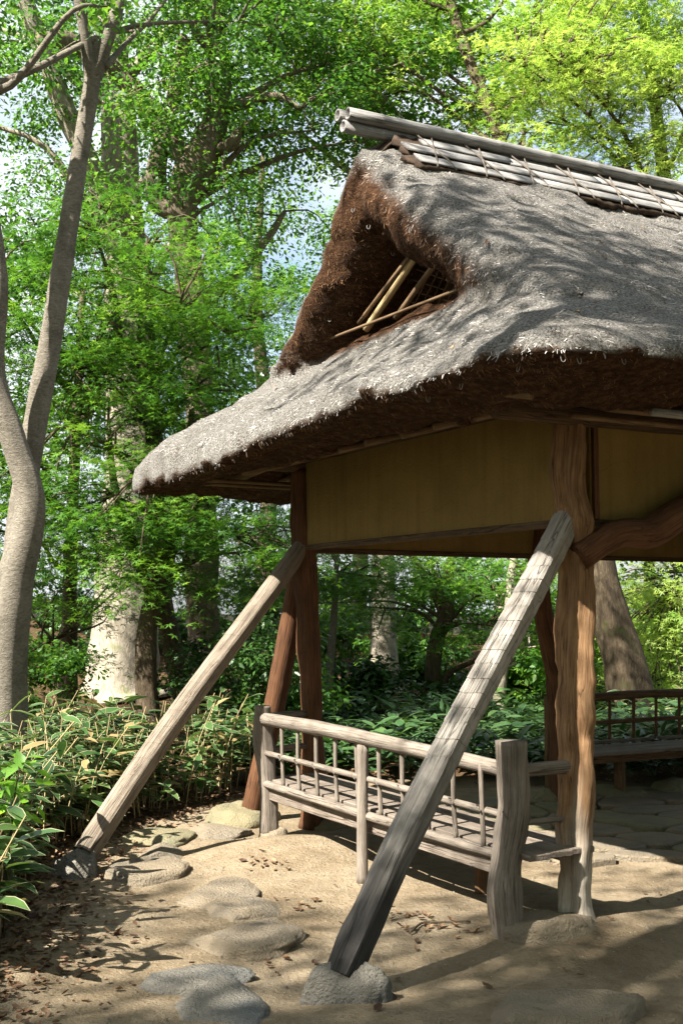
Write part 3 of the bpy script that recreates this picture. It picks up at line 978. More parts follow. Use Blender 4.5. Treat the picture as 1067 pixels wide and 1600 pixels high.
# ------------------------------------------------------------------ wall panels, plates, rafters
PB = 2.06     # bottom of the plaster
def panel(a, b, z0, z1, th=0.05):
    a2, b2 = P(*a, 0), P(*b, 0)
    ax = b2 - a2; L = np.linalg.norm(ax); ax /= L
    ay = np.array([-ax[1], ax[0], 0])
    c = (a2 + b2) / 2; c = np.array([c[0], c[1], (z0 + z1) / 2])
    # subdivided slab so the clay face can undulate a little
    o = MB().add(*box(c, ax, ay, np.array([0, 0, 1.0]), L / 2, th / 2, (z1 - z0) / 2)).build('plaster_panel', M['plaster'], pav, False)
    for zz, w in ((z0 - 0.018, 0.036),):
        bb = MB().add(*beam(np.array([a2[0], a2[1], zz]), np.array([b2[0], b2[1], zz]), th + 0.022, w)).build('trim_strip', M['trim'], o, False)
        bevel(bb, 0.004)
    return o
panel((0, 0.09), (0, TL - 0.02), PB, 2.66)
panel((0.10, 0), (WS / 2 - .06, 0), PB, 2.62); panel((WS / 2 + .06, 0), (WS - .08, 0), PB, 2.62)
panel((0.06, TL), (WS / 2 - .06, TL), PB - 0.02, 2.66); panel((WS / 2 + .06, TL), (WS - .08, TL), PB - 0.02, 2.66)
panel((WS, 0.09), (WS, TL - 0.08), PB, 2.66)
# slim vertical trim on the side panel next to the post
MB().add(*beam(P(0.125, -0.035, PB), P(0.125, -0.035, 2.6), 0.03, 0.03, (V[0], V[1], 0))).build('trim_post', M['post_dark'], pav, False)

def log(name, pts, rad, mat, parent, seg=14, rings=26, bump=0.06, ridge=0.05, nr=3, seed=1, twist=0.0, nscale=5, label=None):
    o = MB().add(*tube(pts, rad, seg, rings, bump, ridge, nr, seed, twist, nscale)).build(name, mat, parent)
    if label: o['label'] = label
    return o
log('wall_plate', [P(-0.52, -0.06, 2.585), P(1.2, -0.055, 2.59), P(WS + .5, -0.06, 2.58)], 0.055, M['trim'], pav, seed=2)
log('wall_plate', [P(0.03, -0.45, 2.69), P(0.03, TL + 0.45, 2.69)], 0.06, M['beam'], pav, seed=3)
log('wall_plate', [P(-0.45, TL, 2.66), P(WS + .45, TL, 2.66)], 0.06, M['beam'], pav, seed=4)
log('wall_plate', [P(WS, -0.45, 2.67), P(WS, TL + .45, 2.67)], 0.06, M['beam'], pav, seed=5)
log('crooked_beam', [P(-0.02, -0.07, 1.86), P(0.20, -0.09, 1.98), P(0.42, -0.10, 2.00), P(0.62, -0.11, 2.10), P(0.95, -0.10, 2.20), P(1.6, -0.06, 2.14), P(2.2, -0.03, 2.06)], [0.07, 0.075, 0.085, 0.09, 0.09, 0.08, 0.07], M['post_dark'], pav, 14, 34, 0.12, 0.08, seed=6, label='crooked unpeeled log rising from the post')
for t in np.arange(0.10, TL + .3, 0.36):
    MB().add(*bamboo(P(-0.56 + random.uniform(-.04, .05), t, 2.560), P(-0.15, t, 2.66), 0.021, 0.4, 9)).build('rafter', M['rafter'], pav)
for s in np.arange(-0.70, WS + .6, 0.36):
    MB().add(*bamboo(P(s, TL + 0.62, 2.565), P(s, TL - 0.1, 2.62), 0.026, 0.4, 9)).build('rafter', M['rafter'], pav)
    MB().add(*bamboo(P(s, -0.60 + random.uniform(-.04, .05), 2.555), P(s, -0.1, 2.66), 0.023, 0.4, 9)).build('rafter', M['rafter'], pav)
for dd in (0.25, 0.5):
    MB().add(*bamboo(P(-0.9, TL + dd, 2.535), P(WS + .8, TL + dd, 2.535), 0.016, 0.3, 8)).build('batten', M['rafter'], pav)
    MB().add(*bamboo(P(-0.2, -dd, 2.545), P(WS + .8, -dd, 2.545), 0.016, 0.3, 8)).build('batten', M['rafter'], pav)
MB().add(*bamboo(P(0.0, -0.60, 2.53), P(WS, -0.60, 2.53), 0.020, 0.3, 10)).build('batten', M['bamboo_grey'], pav)

# ------------------------------------------------------------------ posts and braces
log('post', [P(0.0, 0, 0.02), P(-0.01, 0, 0.4), P(0.015, 0, 0.8), P(0.01, 0, 1.2), P(0.035, 0, 1.7), P(0.015, -.01, 2.0), P(-0.02, 0, 2.25), P(0.01, 0, 2.62)],
    [0.088, 0.082, 0.090, 0.088, 0.098, 0.084, 0.080, 0.085, 0.095, 0.080, 0.085, 0.082], M['post'], pav, 40, 130, 0.22, 0.17, 3, seed=7, twist=0.35, nscale=5.5, label='gnarled orange-brown post bleached grey at the foot')
log('post', [P(0.05, TL - 0.02, 0.0), P(0.07, TL, 0.5), P(0.045, TL, 1.0), P(0.015, TL, 1.6), P(-0.02, TL, 2.1), P(-0.03, TL + .01, 2.62)],
    [0.085, 0.075, 0.08, 0.075, 0.08, 0.07], M['post_dark'], pav, 20, 60, 0.14, 0.10, 4, seed=8, twist=0.3)
sm = s_at(868, TL)
log('post', [P(sm + .04, TL, 0), P(sm + .03, TL, 0.6), P(sm - .02, TL, 1.1), P(sm - 0.14, TL, 1.6), P(sm - .17, TL, 2.0), P(sm - .1, TL, 2.64)],
    [0.10, 0.085, 0.085, 0.08, 0.09, 0.08], M['post_dark'], pav, 20, 60, 0.12, 0.08, 4, seed=9, label='dark crooked post at the rear side')
for (s, t, sd) in ((WS, 0, 10), (WS, TL, 11), (WS / 2, 0, 12)):
    log('post', [P(s, t, 0), P(s + .03, t, 1.1), P(s, t, 2.62)], [0.09, 0.08, 0.085], M['post'], pav, 16, 30, 0.12, 0.08, 4, seed=sd)

# adze-marked brace: six-sided, with stepped tool cuts
foot = at(545, 1496, 5.10)
head = P(-0.03, 0.02, 2.06)
def adze_log(p0, p1, r0, r1, seed, first=0.42, step=0.085, depth=0.045, seg=6):
    ax = p1 - p0; L = np.linalg.norm(ax); ax = ax / L
    ref = np.array([0, 0, 1.0])
    x = np.cross(ref, ax); x /= np.linalg.norm(x); y = np.cross(ax, x)
    rg = np.random.default_rng(seed)
    st = []
    for q in np.linspace(0, first, 16): st.append((q, 1.0))
    q = first
    while q < L - .1:
        st += [(q, 1.0), (q + step * .5, 1 - depth * .5), (q + step - .002, 1 - depth)]
        q += step * rg.uniform(.85, 1.15)
    st.append((L, 1))
    ang = (np.arange(seg) + 0.5) / seg * 2 * math.pi
    # each corner split in two so the faces stay flat and the arrises soft
    an2 = np.sort(np.concatenate([ang - 0.10, ang + 0.10]))
    V_, G_ = [], []
    for q, k_ in st:
        r = (r0 + (r1 - r0) * q / L) * k_
        bend = 0.022 * math.sin(q / L * math.pi * 1.1) 
        for i_, a in enumerate(an2):
            low = max(0, 1 - q / first)
            rr_ = r * (1 + low * 0.16 * math.sin(3 * a + 1) * 1.0 + 0.22 * low * mnoise.noise(Vector((a * 1.3, q * 6, seed))))
            ch = 0.020 * math.cos(2 * a)       # cuts run as chevrons round the log
            pz = q + (ch if 0 < q < L else 0)
            V_.append(p0 + ax * pz + x * (math.cos(a) * rr_) + y * (math.sin(a) * rr_) + y * bend + x * 0.012 * math.sin(q * 2.2))
            G_.append((math.cos(a) * r + seed, math.sin(a) * r, q))
    n2 = len(an2); F_ = []
    for i in range(len(st) - 1):
        for j in range(n2):
            F_.append((i * n2 + j, i * n2 + (j + 1) % n2, (i + 1) * n2 + (j + 1) % n2, (i + 1) * n2 + j))
    F_.append(tuple(range(n2 - 1, -1, -1))); F_.append(tuple(range((len(st) - 1) * n2, len(st) * n2)))
    return np.array(V_), F_, np.array(G_)
b = MB().add(*adze_log(foot + np.array([-0.03, .02, -.085]), head, 0.077, 0.077, 4, 0.95)).build('brace', M['brace'], pav, False)
b['label'] = 'grey six-sided raking brace with stepped adze marks and a dark foot'
footL = at(134, 1322, cL[1])
b = MB().add(*adze_log(footL + np.array([0, 0, -.04]), P(-0.03, TL, 2.06), 0.080, 0.070, 5, 0.10, 0.14, 0.016, 8)).build('brace', M['brace_tan'], pav, False)
b['label'] = 'tan raking brace reaching over the path'
f3 = at(393, 1262, 9.25)
log('brace', [f3 + np.array([0, 0, -.06]), (f3 + P(0, TL + .02, 2.06)) / 2 + np.array([0.02, 0, 0]), P(0, TL + .03, 2.08)], [0.085, 0.08, 0.075], M['post_dark'], pav, 12, 30, 0.08, 0.06, seed=14, label='dark raking brace behind the railing')
log('brace', [P(WS + 1.5, 0, 0), P(WS, 0, 2.06)], [0.09, 0.08], M['brace'], pav, 12, 20, 0.08, 0.06, seed=15)
log('brace', [P(WS + 1.5, TL, 0), P(WS, TL, 2.06)], [0.09, 0.08], M['brace'], pav, 12, 20, 0.08, 0.06, seed=16)

# ------------------------------------------------------------------ benches
def bench_front():
    b = thing('railed_bench', 'long slatted-back bench with a bowed log rail between two stout posts', 'bench')
    so = -0.44
    tl, tr = 2.80, -0.02
    # end posts
    log('bench_post', [P(so, tr, 0.0), P(so - .02, tr + .01, 0.28), P(so + .03, tr, 0.6), P(so + .025, tr, 0.95)], [0.078, 0.080, 0.086, 0.074, 0.078, 0.074, 0.076, 0.078], M['bench'], b, 26, 54, 0.10, 0.06, 3, 21, 0.3, 5, 'stout knotted bench post with a flat sawn top')
    log('bench_post', [P(so + .02, tl - .02, 0.05), P(so + .02, tl, 0.4), P(so, tl + .05, 0.7), P(so + .0, tl + .05, 0.92)], [0.066, 0.06, 0.07, 0.075, 0.06], M['bench'], b, 20, 40, 0.12, 0.08, 3, 22, 0.3, 5)
    tm = t_at(570, so - .03)
    log('bench_post', [P(so - .05, tm, 0.0), P(so - .05, tm, 0.4), P(so - .045, tm, 0.80)], [0.036, 0.032, 0.036], M['bench'], b, 10, 20, 0.06, 0.05, 3, 23)
    # rail, lower rail, returns
    log('top_rail', [P(so, tl + .05, 0.83), P(so - .03, (tl + tr) * .7, 0.845), P(so - .03, (tl + tr) * .35, 0.835), P(so + .02, tr, 0.805)], [0.043, 0.045, 0.042, 0.040], M['bench'], b, 14, 50, 0.05, 0.03, 3, 24)
    log('lower_rail', [P(so, tl, 0.60), P(so - .025, 1.4, 0.605), P(so + .01, tr, 0.585)], 0.019, M['bench'], b, 8, 30, 0.05, 0.02, 3, 25)
    for tt, z, r in ((tr + .02, 0.80, 0.034), (tr + .02, 0.545, 0.016), (tl + .12, 0.83, 0.028), (tl + .12, 0.60, 0.022)):
        t2 = 0 if tt < 1 else TL
        log('return_rail', [P(so, tt, z), P(0.02, t2, z)], r, M['bench'], b, 9, 14, 0.05, 0.03, 3, 26 + z)
    for px in (441, 466, 494, 524, 556, 591, 627, 664, 706, 748, 790):
        t = t_at(px, so - .02)
        z1 = 0.82
        sp = log('spindle', [P(so - .005, t, 0.40), P(so - .015, t + random.uniform(-.008, .008), 0.6), P(so - .02, t, z1)], [0.014, 0.0125, 0.014], M['bench'], b, 8, 12, 0.06, 0.03, 2, px)
        MB().add(*tube([P(so - .037, t - .018, 0.585), P(so - .042, t + .016, 0.615), P(so - .008, t + .018, 0.60), P(so - .037, t - .018, 0.59)], 0.004, 5, 12)).build('binding', M['rope'], sp)
    # seat boards, front log, side beam, legs
    for k_, (s0, s1) in enumerate(((so + .035, so + .165), (so + .171, so + .315), (so + .321, 0.0 + .03))):
        o = MB().add(*beam(P((s0 + s1) / 2, tl + .10, 0.405 + .002 * k_), P((s0 + s1) / 2, tr - .12 + .02 * k_, 0.400), s1 - s0, 0.030)).build('seat_board', M['seat'], b, False)
        bevel(o, 0.004)
    log('front_log', [P(so - .005, tl + .04, 0.392), P(so - .02, 1.4, 0.390), P(so + .0, tr + .06, 0.388)], 0.026, M['bench'], b, 10, 30, 0.04, 0.02, 3, 29)
    o = MB().add(*beam(P(so + .03, tl, 0.325), P(so + .03, tr, 0.325), 0.045, 0.085)).build('side_beam', M['seat'], b, False); bevel(o, .006)
    o = MB().add(*beam(P(-0.02, tl + .1, 0.35), P(-0.02, tr + .1, 0.35), 0.045, 0.07)).build('side_beam', M['seat'], b, False); bevel(o, .006)
    for t in (0.75, 2.1):
        log('leg', [P(-0.06, t, 0.0), P(-0.06, t, 0.38)], 0.04, M['bench_dark'], b, 9, 10, 0.08, 0.04, 3, 31 + t)
    return b
bench_front()

def bench_back():
    b = thing('railed_bench', 'dark shaded bench with thin grid railing beyond the gnarled post', 'bench')
    to = TL + 0.36
    s0, s1 = sm + 0.2, WS - 0.1
    log('top_rail', [P(s0, to, 0.80), P((s0 + s1) / 2, to, 0.83), P(s1, to, 0.81)], 0.038, M['bench_dark'], b, 10, 30, 0.08, 0.04, 3, 41)
    log('lower_rail', [P(s0, to, 0.60), P(s1, to, 0.605)], 0.019, M['bench_dark'], b, 8, 20, 0.06, 0.03, 3, 42)
    for px in (948, 985, 1020, 1056, 1092, 1128, 1164):
        s = s_at(px, to)
        if s < s1:
            log('spindle', [P(s, to, 0.38), P(s + .01, to, 0.80)], 0.015, M['bench_dark'], b, 8, 10, 0.08, 0.03, 2, px)
    for k_ in range(3):
        t = TL - 0.12 + k_ * 0.155
        o = MB().add(*beam(P(s0 - .05, t, 0.405), P(s1, t, 0.405), 0.148, 0.03)).build('seat_board', M['seat'], b, False); bevel(o, .004)
    o = MB().add(*beam(P(s0, to - .03, 0.435), P(s1, to - .03, 0.435), 0.03, 0.03)).build('rear_strip', M['bench'], b, False); bevel(o, .004)
    o = MB().add(*beam(P(s0, TL - .1, 0.355), P(s1, TL - .1, 0.355), 0.05, 0.07)).build('side_beam', M['bench_dark'], b, False); bevel(o, .004)
    o = MB().add(*beam(P(s0, to - .06, 0.355), P(s1, to - .06, 0.355), 0.05, 0.07)).build('side_beam', M['bench_dark'], b, False); bevel(o, .004)
    for px in (957, 1080):
        s = s_at(px, TL)
        log('leg', [P(s, TL - .05, 0.0), P(s, TL - .05, 0.37)], 0.048, M['bench_dark'], b, 10, 12, 0.08, 0.04, 3, px)
    log('bench_post', [P(s0, to, 0.0), P(s0, to, 0.84)], 0.045, M['bench_dark'], b, 10, 12, 0.08, 0.04, 3, 44)
    log('bench_post', [P(s1, to, 0.0), P(s1, to, 0.84)], 0.045, M['bench_dark'], b, 10, 12, 0.08, 0.04, 3, 45)
    return b
bench_back()

# ------------------------------------------------------------------ leaves
def star5():
    angs = np.radians([-112, -56, 0, 56, 112]); lens = [0.62, 0.9, 1.0, 0.9, 0.62]
    v = [(0, 0, 0)]; f = []
    for a, l in zip(angs, lens):
        n = len(v)
        for da, ll in ((-0.30, 0.42), (0, 1), (0.30, 0.42)):
            v.append((math.sin(a + da) * l * ll, math.cos(a + da) * l * ll, -0.16 * (l * ll) ** 2))
        f += [(0, n, n + 1), (0, n + 1, n + 2)]
    return np.array(v), np.array(f)

def star3():
    v = [(0, -.1, 0)]; f = []
    for a, l in ((-1.05, .85), (0, 1), (1.05, .85)):
        n = len(v)
        for da, ll in ((-0.42, 0.42), (0, 1), (0.42, 0.42)):
            v.append((math.sin(a + da) * l * ll, math.cos(a + da) * l * ll, -0.15 * (l * ll) ** 2))
        f += [(0, n, n + 1), (0, n + 1, n + 2)]
    return np.array(v), np.array(f)

def diamond():
    v = np.array([(0, -.5, 0), (.34, .05, .08), (0, .75, -.08), (-.34, .05, .08)])
    return v, np.array([(0, 1, 2), (0, 2, 3)])
TPL = {'star5': star5(), 'star3': star3(), 'diamond': diamond()}

def norm(a):
    return a / (np.linalg.norm(a, axis=-1, keepdims=True) + 1e-9)

def leaves(name, c, nrm, dr, size, mat, parent, tpl='diamond', hue=None, kind=None, extra=None):
    tv, tf = TPL[tpl] if isinstance(tpl, str) else tpl
    nrm = norm(nrm)
    y = norm(dr - nrm * (dr * nrm).sum(-1, keepdims=True))
    x = np.cross(y, nrm)
    sz = size[:, None, None]
    v = c[:, None, :] + sz * (tv[None, :, 0:1] * x[:, None] + tv[None, :, 1:2] * y[:, None] + tv[None, :, 2:3] * nrm[:, None])
    n, k_ = len(c), len(tv)
    f = (tf[None] + (np.arange(n) * k_)[:, None, None]).reshape(-1, tf.shape[1])
    at_ = {'hue': np.repeat(hue if hue is not None else rng.random(n), k_)}
    if extra is not None:
        at_['edge'] = np.tile(extra, n)
    o = mesh_obj(name, v.reshape(-1, 3), f, mat, parent, False, at_)
    if kind: o['kind'] = kind
    return o

def spray(center, R, n, style, rg):
    """leaf positions of one foliage clump"""
    if style == 'maple':        # flat tiered spray, drooping at the rim
        a = rg.uniform(0, 2 * math.pi, n); r = R * np.sqrt(rg.random(n)) * (1 + 0.25 * np.sin(3 * a + rg.uniform(0, 6)))
        tx, ty = rg.normal(0, 0.16, 2)
        x, y = r * np.cos(a), r * np.sin(a)
        z = tx * x + ty * y - 0.28 * r * r / R + rg.normal(0, 0.045, n)
        p = np.stack([x, y, z], 1)
        nrm = np.stack([rg.normal(0, .45, n), rg.normal(0, .45, n), np.ones(n)], 1)
        dr = np.stack([np.cos(a), np.sin(a), -0.35 * np.ones(n)], 1) + rg.normal(0, .4, (n, 3))
    else:
        d = norm(rg.normal(0, 1, (n, 3)))
        r = R * rg.random(n) ** 0.5
        p = d * r[:, None] * np.array([1, 1, 0.62])
        nrm = d * 0.5 + np.array([0, 0, 0.8]) + rg.normal(0, .5, (n, 3))
        dr = d + rg.normal(0, .6, (n, 3))
    return center + p, nrm, dr

def tree(name, label, trunk, rad, mat, crown_parts, seed, leaf='maple', leaf_mat_='maple', tpl='star5', lsize=0.06, nleaf=120, R=(0.45, 0.8), limbs=7, limb_r=0.05, seg=14, rings=30, bump=0.08, ridge=0.05, extra_limbs=(), group=None, attach=(0.35, 1.0), hue_mu=0.5, cat='tree', twigs=True):
    """crown_parts: list of (centre, radii, number of clumps)"""
    rg = np.random.default_rng(seed)
    root = thing(name, label, cat, group)
    tp = catmull(np.array(trunk), rings)
    mb = MB().add(*tube(trunk, rad, seg, rings, bump, ridge, 4, seed, 0.1, 2.5))
    for pts_, rd in extra_limbs:
        mb.add(*tube(pts_, rd, 10, 26, bump, ridge, 3, seed + 1, 0.1, 3))
    cent = []
    for c, rad3, n in crown_parts:
        d = norm(rg.normal(0, 1, (n, 3))) * (rg.random(n) ** 0.4)[:, None] * np.array(rad3)
        cent.append(np.array(c) + d)
    cent = np.concatenate(cent)
    # limbs out to some clumps, twigs from the rest to the nearest limb
    br = MB(); nodes = [tp[int(attach[0] * (rings - 1)):]]
    for pts_, rd in extra_limbs:
        nodes.append(catmull(pts_, 16))
    ends = cent[rg.permutation(len(cent))[:limbs]]
    for e in ends:
        cand = tp[int(attach[0] * (rings - 1)):int(attach[1] * (rings - 1)) + 1]
        dz = np.abs((cand[:, 2] - (e[2] - 0.5 * np.linalg.norm(cand[:, :2] - e[:2], axis=1))))
        a = cand[np.argmin(dz)]
        mid = (a + e) / 2 + np.array([rg.normal(0, .15), rg.normal(0, .15), 0.12 * np.linalg.norm(e - a)])
        pth = catmull([a, a * .65 + mid * .35 + rg.normal(0, .06, 3), mid, e], 14)
        mb.add(*tube(pth, np.linspace(limb_r, 0.010, 14), 7, raw=True, seed=seed, caps=False))
        nodes.append(pth[3:])
    nodes = np.concatenate(nodes)
    if twigs:
        for c in cent:
            i = np.argmin(np.linalg.norm(nodes - c, axis=1))
            a = nodes[i]
            if np.linalg.norm(c - a) > 0.1:
                br.add(*tube([a, (a + c) / 2 + rg.normal(0, .08, 3) + np.array([0, 0, .06]), c], [0.016, 0.005], 4, 6, caps=False, seed=seed))
    mb.build('trunk', mat, root)
    if br.v:
        br.build('twigs', mat, root)['kind'] = 'stuff'
    cs, ns_, ds, hs = [], [], [], []
    for c in cent:
        n = int(nleaf * rg.uniform(.6, 1.4))
        r = rg.uniform(*R)
        p, q, d = spray(c, r, n, leaf, rg)
        cs.append(p); ns_.append(q); ds.append(d); hs.append(np.clip(rg.normal(hue_mu - .05, .20) + rg.normal(0, .15, n), 0, 1))
    cs = np.concatenate(cs); ns_ = np.concatenate(ns_); ds = np.concatenate(ds); hs = np.concatenate(hs)
    o = leaves('crown', cs, ns_, ds, lsize * rg.uniform(.5, 1.5, len(cs)), M[leaf_mat_], root, tpl, hs)
    return root

def on_ground(p):
    p = np.array(p, float); p[2] = ghz(p[0], p[1]) - 0.05
    return p

# smooth grey double-stemmed tree by the bamboo grass
b0 = on_ground(at(8, 1190, 9.8))
tree('zelkova_tree', 'smooth grey tree forking low into two tall stems above bamboo grass', [b0, at(8, 1060, 9.8), at(22, 920, 9.8), at(48, 790, 9.8), at(22, 690, 9.75), at(-10, 580, 9.7), at(-4, 430, 9.6), at(-40, 200, 9.5), at(-90, -100, 9.3)],
     [0.23, 0.18, 0.16, 0.135, 0.105, 0.10, 0.09, 0.08, 0.06, 0.045], M['bark'],
     [(at(-60, -60, 9.5), (2.2, 1.6, 1.0), 26), (at(190, -180, 9.5), (2.4, 1.8, 1.1), 28)], 51, 'broad', 'broad', 'diamond', 0.055, 150, (0.4, 0.7), 8, 0.045, 20, 60, 0.06, 0.04,
     extra_limbs=[([at(22, 940, 9.9), at(28, 840, 10.05), at(50, 690, 10.1), at(78, 540, 10.1), at(100, 400, 10.1), at(122, 260, 10.1), at(144, 130, 10.05), at(150, 60, 10.0)], [0.10, 0.105, 0.10, 0.095, 0.09, 0.08, 0.072, 0.066]),
                  ([at(145, 125, 10.05), at(132, 50, 9.9), at(118, -60, 9.8), at(110, -220, 9.7)], [0.07, 0.05, 0.045, 0.03]),
                  ([at(146, 120, 10.05), at(170, 55, 10.0), at(192, -20, 10.0), at(215, -160, 10.0)], [0.075, 0.06, 0.05, 0.03]),
                  ([at(165, 105, 10.03), at(195, 70, 10.2), at(235, 30, 10.4), at(275, -20, 10.6)], [0.032, 0.022, 0.018, 0.012])], attach=(0.6, 1), hue_mu=.45)

# big old oaks behind
b0 = on_ground(at(192, 1150, 16.5))
tree('old_oak_tree', 'massive old tree with sunlit pale trunk rising out of the bamboo grass', [b0, at(192, 1060, 16.5), at(200, 900, 16.5), at(203, 700, 16.5), at(198, 500, 16.4), at(192, 300, 16.3), at(180, 120, 16.2), at(160, -60, 16)],
     [0.62, 0.47, 0.38, 0.34, 0.31, 0.27, 0.22, 0.15], M['bark_pale'],
     [(at(80, 120, 15.5), (2.2, 1.6, 1.8), 40), (at(210, 330, 15.2), (2.0, 1.2, 1.6), 28), (at(250, -60, 15.5), (2.2, 1.8, 1.2), 30)], 52, 'broad', 'broad', 'diamond', 0.055, 210, (0.40, 0.75), 10, 0.10, 18, 50, 0.12, 0.07,
     extra_limbs=[([at(196, 420, 16.3), at(160, 300, 15.9), at(110, 190, 15.6), at(60, 60, 15.3), at(20, -60, 15)], [0.17, 0.15, 0.14, 0.12, 0.09])], attach=(.55, 1), hue_mu=.45)
b0 = on_ground(at(318, 1150, 15.5))
tree('old_oak_tree', 'knobbly old oak with broken stubs and dark lower trunk', [b0, at(318, 1000, 15.5), at(314, 800, 15.5), at(310, 600, 15.5), at(298, 440, 15.4), at(286, 330, 15.3), at(308, 255, 15.2), at(338, 195, 15.2), at(342, 100, 15.1), at(330, -30, 15)],
     [0.28, 0.23, 0.21, 0.205, 0.20, 0.21, 0.22, 0.17, 0.15, 0.12], M['bark_mid'],
     [(at(270, 210, 13.9), (1.0, 0.5, 1.0), 8), (at(420, 60, 14.8), (2.0, 1.6, 1.6), 44), (at(300, 80, 14.4), (1.8, 1.2, 1.4), 24), (at(480, 250, 16.2), (1.4, 1.2, 1.2), 18)], 53, 'broad', 'broad', 'diamond', 0.052, 210, (0.35, 0.7), 10, 0.08, 18, 60, 0.20, 0.08,
     extra_limbs=[([at(335, 235, 15.2), at(362, 225, 15.0), at(372, 205, 14.9)], [0.09, 0.075, 0.05]),
                  ([at(340, 170, 15.2), at(390, 160, 15.0), at(432, 150, 14.9), at(470, 170, 14.8)], [0.10, 0.07, 0.06, 0.03]),
                  ([at(286, 330, 15.3), at(250, 320, 15.3), at(245, 260, 15.2), at(270, 160, 15.2), at(290, 60, 15.2)], [0.16, 0.14, 0.12, 0.10, 0.08]),
                  ([at(305, 270, 15.2), at(200, 130, 15), at(120, 70, 14.6), at(60, 60, 14.3)], [0.14, 0.13, 0.12, 0.09]),
                  ([at(312, 480, 15.4), at(370, 430, 15.8), at(420, 370, 16.2), at(445, 330, 16.5)], [0.09, 0.07, 0.06, 0.03])], attach=(.55, 1), hue_mu=.5)

# maples in the middle distance, left
b0 = on_ground(at(238, 1140, 13.2))
tree('maple_tree', 'slim brown-stemmed maple in front of the sunlit massive trunk', [b0, at(228, 1040, 13.2), at(236, 950, 13.2), at(262, 870, 13.2), at(285, 780, 13.2), at(300, 640, 13.2)],
     [0.16, 0.12, 0.11, 0.09, 0.06, 0.03], M['bark_brown'],
     [(at(300, 850, 12.6), (1.3, 1.0, 0.75), 48), (at(160, 780, 12.8), (1.2, 1.0, 0.9), 42), (at(330, 690, 12.8), (0.9, 0.9, 0.8), 20), (at(420, 870, 13.2), (0.7, 0.9, 0.5), 16)], 54, 'maple', 'maple', 'star5', 0.058, 130, (0.35, 0.65), 9, 0.045, 12, 30, attach=(.45, 1), hue_mu=.55,
     extra_limbs=[([at(240, 930, 13.2), at(205, 840, 13.1), at(180, 760, 13), at(170, 660, 13)], [0.08, 0.06, 0.045, 0.02])])
b0 = on_ground(at(105, 1150, 14.5))
tree('maple_tree', 'leafy maple filling the gap between grey tree and massive trunk', [b0, at(108, 1000, 14.5), at(112, 850, 14.5), at(120, 650, 14.5), at(130, 450, 14.4)],
     [0.13, 0.10, 0.08, 0.06, 0.03], M['bark_brown'],
     [(at(120, 620, 13.4), (1.5, 1.0, 1.1), 55), (at(60, 880, 13.6), (1.4, 1.0, 1.2), 50), (at(60, 500, 13), (1.5, 1.0, 0.9), 34)], 55, 'maple', 'maple', 'star5', 0.058, 125, (0.35, 0.7), 9, 0.04, 10, 24, attach=(.3, 1), hue_mu=.5)
b0 = on_ground(at(255, 1150, 12.2) + np.array([0, 2.2, 0]))
tree('maple_tree', 'taller maple with tiers of green sprays beside the thatched eave', [b0, at(250, 900, 14.2), at(245, 700, 14.1), at(235, 520, 14.0), at(230, 380, 13.8)],
     [0.12, 0.10, 0.08, 0.06, 0.03], M['bark_brown'],
     [(at(250, 560, 13), (1.4, 1.0, 1.2), 56), (at(350, 480, 14.2), (1.0, 1.0, 1.0), 30), (at(180, 400, 13.2), (1.2, 1.0, 1.0), 34)], 56, 'maple', 'maple', 'star5', 0.058, 125, (0.35, 0.7), 9, 0.04, 10, 24, attach=(.35, 1), hue_mu=.5,
     extra_limbs=[([at(190, 560, 13.4), at(182, 480, 13.3), at(172, 440, 13.3), at(150, 360, 13.2)], [0.04, 0.035, 0.03, 0.01])])

# seen under the roof
b0 = on_ground(gnd_t(600, 1078))
d0 = b0[1]
tree('pale_trunk_tree', 'straight pale trunk with flared foot, sunlit below the roof line', [b0, at(600, 1050, d0), at(600, 980, d0), at(599, 880, d0), at(598, 700, d0), at(590, 400, d0), at(580, 100, d0)],
     [0.36, 0.225, 0.175, 0.165, 0.16, 0.15, 0.12, 0.08], M['bark_pale'],
     [(at(520, 60, d0), (2.4, 2, 2.0), 60), (at(620, 120, d0 - 1), (2.0, 1.5, 1.6), 36)], 57, 'broad', 'broad', 'diamond', 0.08, 140, (0.5, 0.9), 9, 0.07, 16, 40, 0.08, 0.06, attach=(.6, 1), hue_mu=.6)
b0 = on_ground(gnd_t(677, 1118)); d1 = b0[1]
tree('maple_tree', 'forked maple standing behind the railing in the pavilion opening', [b0, at(675, 1060, d1), at(682, 1000, d1), at(697, 960, d1), at(698, 910, d1), at(712, 850, d1), at(740, 760, d1)],
     [0.12, 0.105, 0.10, 0.10, 0.075, 0.05, 0.03], M['bark_brown'],
     [(at(640, 890, d1 - .5), (0.9, 1.0, 0.35), 20), (at(760, 900, d1 - .6), (1.0, 1.0, 0.45), 26), (at(740, 985, d1 - .2), (0.5, 0.6, 0.2), 7), (at(560, 960, d1 + .4), (0.55, .8, 0.35), 10), (at(840, 960, d1), (0.6, 0.8, 0.5), 14)], 58, 'maple', 'maple', 'star5', 0.06, 95, (0.3, 0.55), 7, 0.03, 12, 30, attach=(.4, 1), hue_mu=.6,
     extra_limbs=[([at(695, 965, d1), at(672, 915, d1), at(640, 865, d1), at(600, 800, d1)], [0.07, 0.05, 0.04, 0.02]),
                  ([at(680, 1085, d1), at(705, 1050, d1 - .1), at(745, 1030, d1 - .2), at(790, 990, d1 - .3)], [0.045, 0.04, 0.03, 0.012])])
b0 = on_ground(gnd_t(985, 1150)); d2 = b0[1]
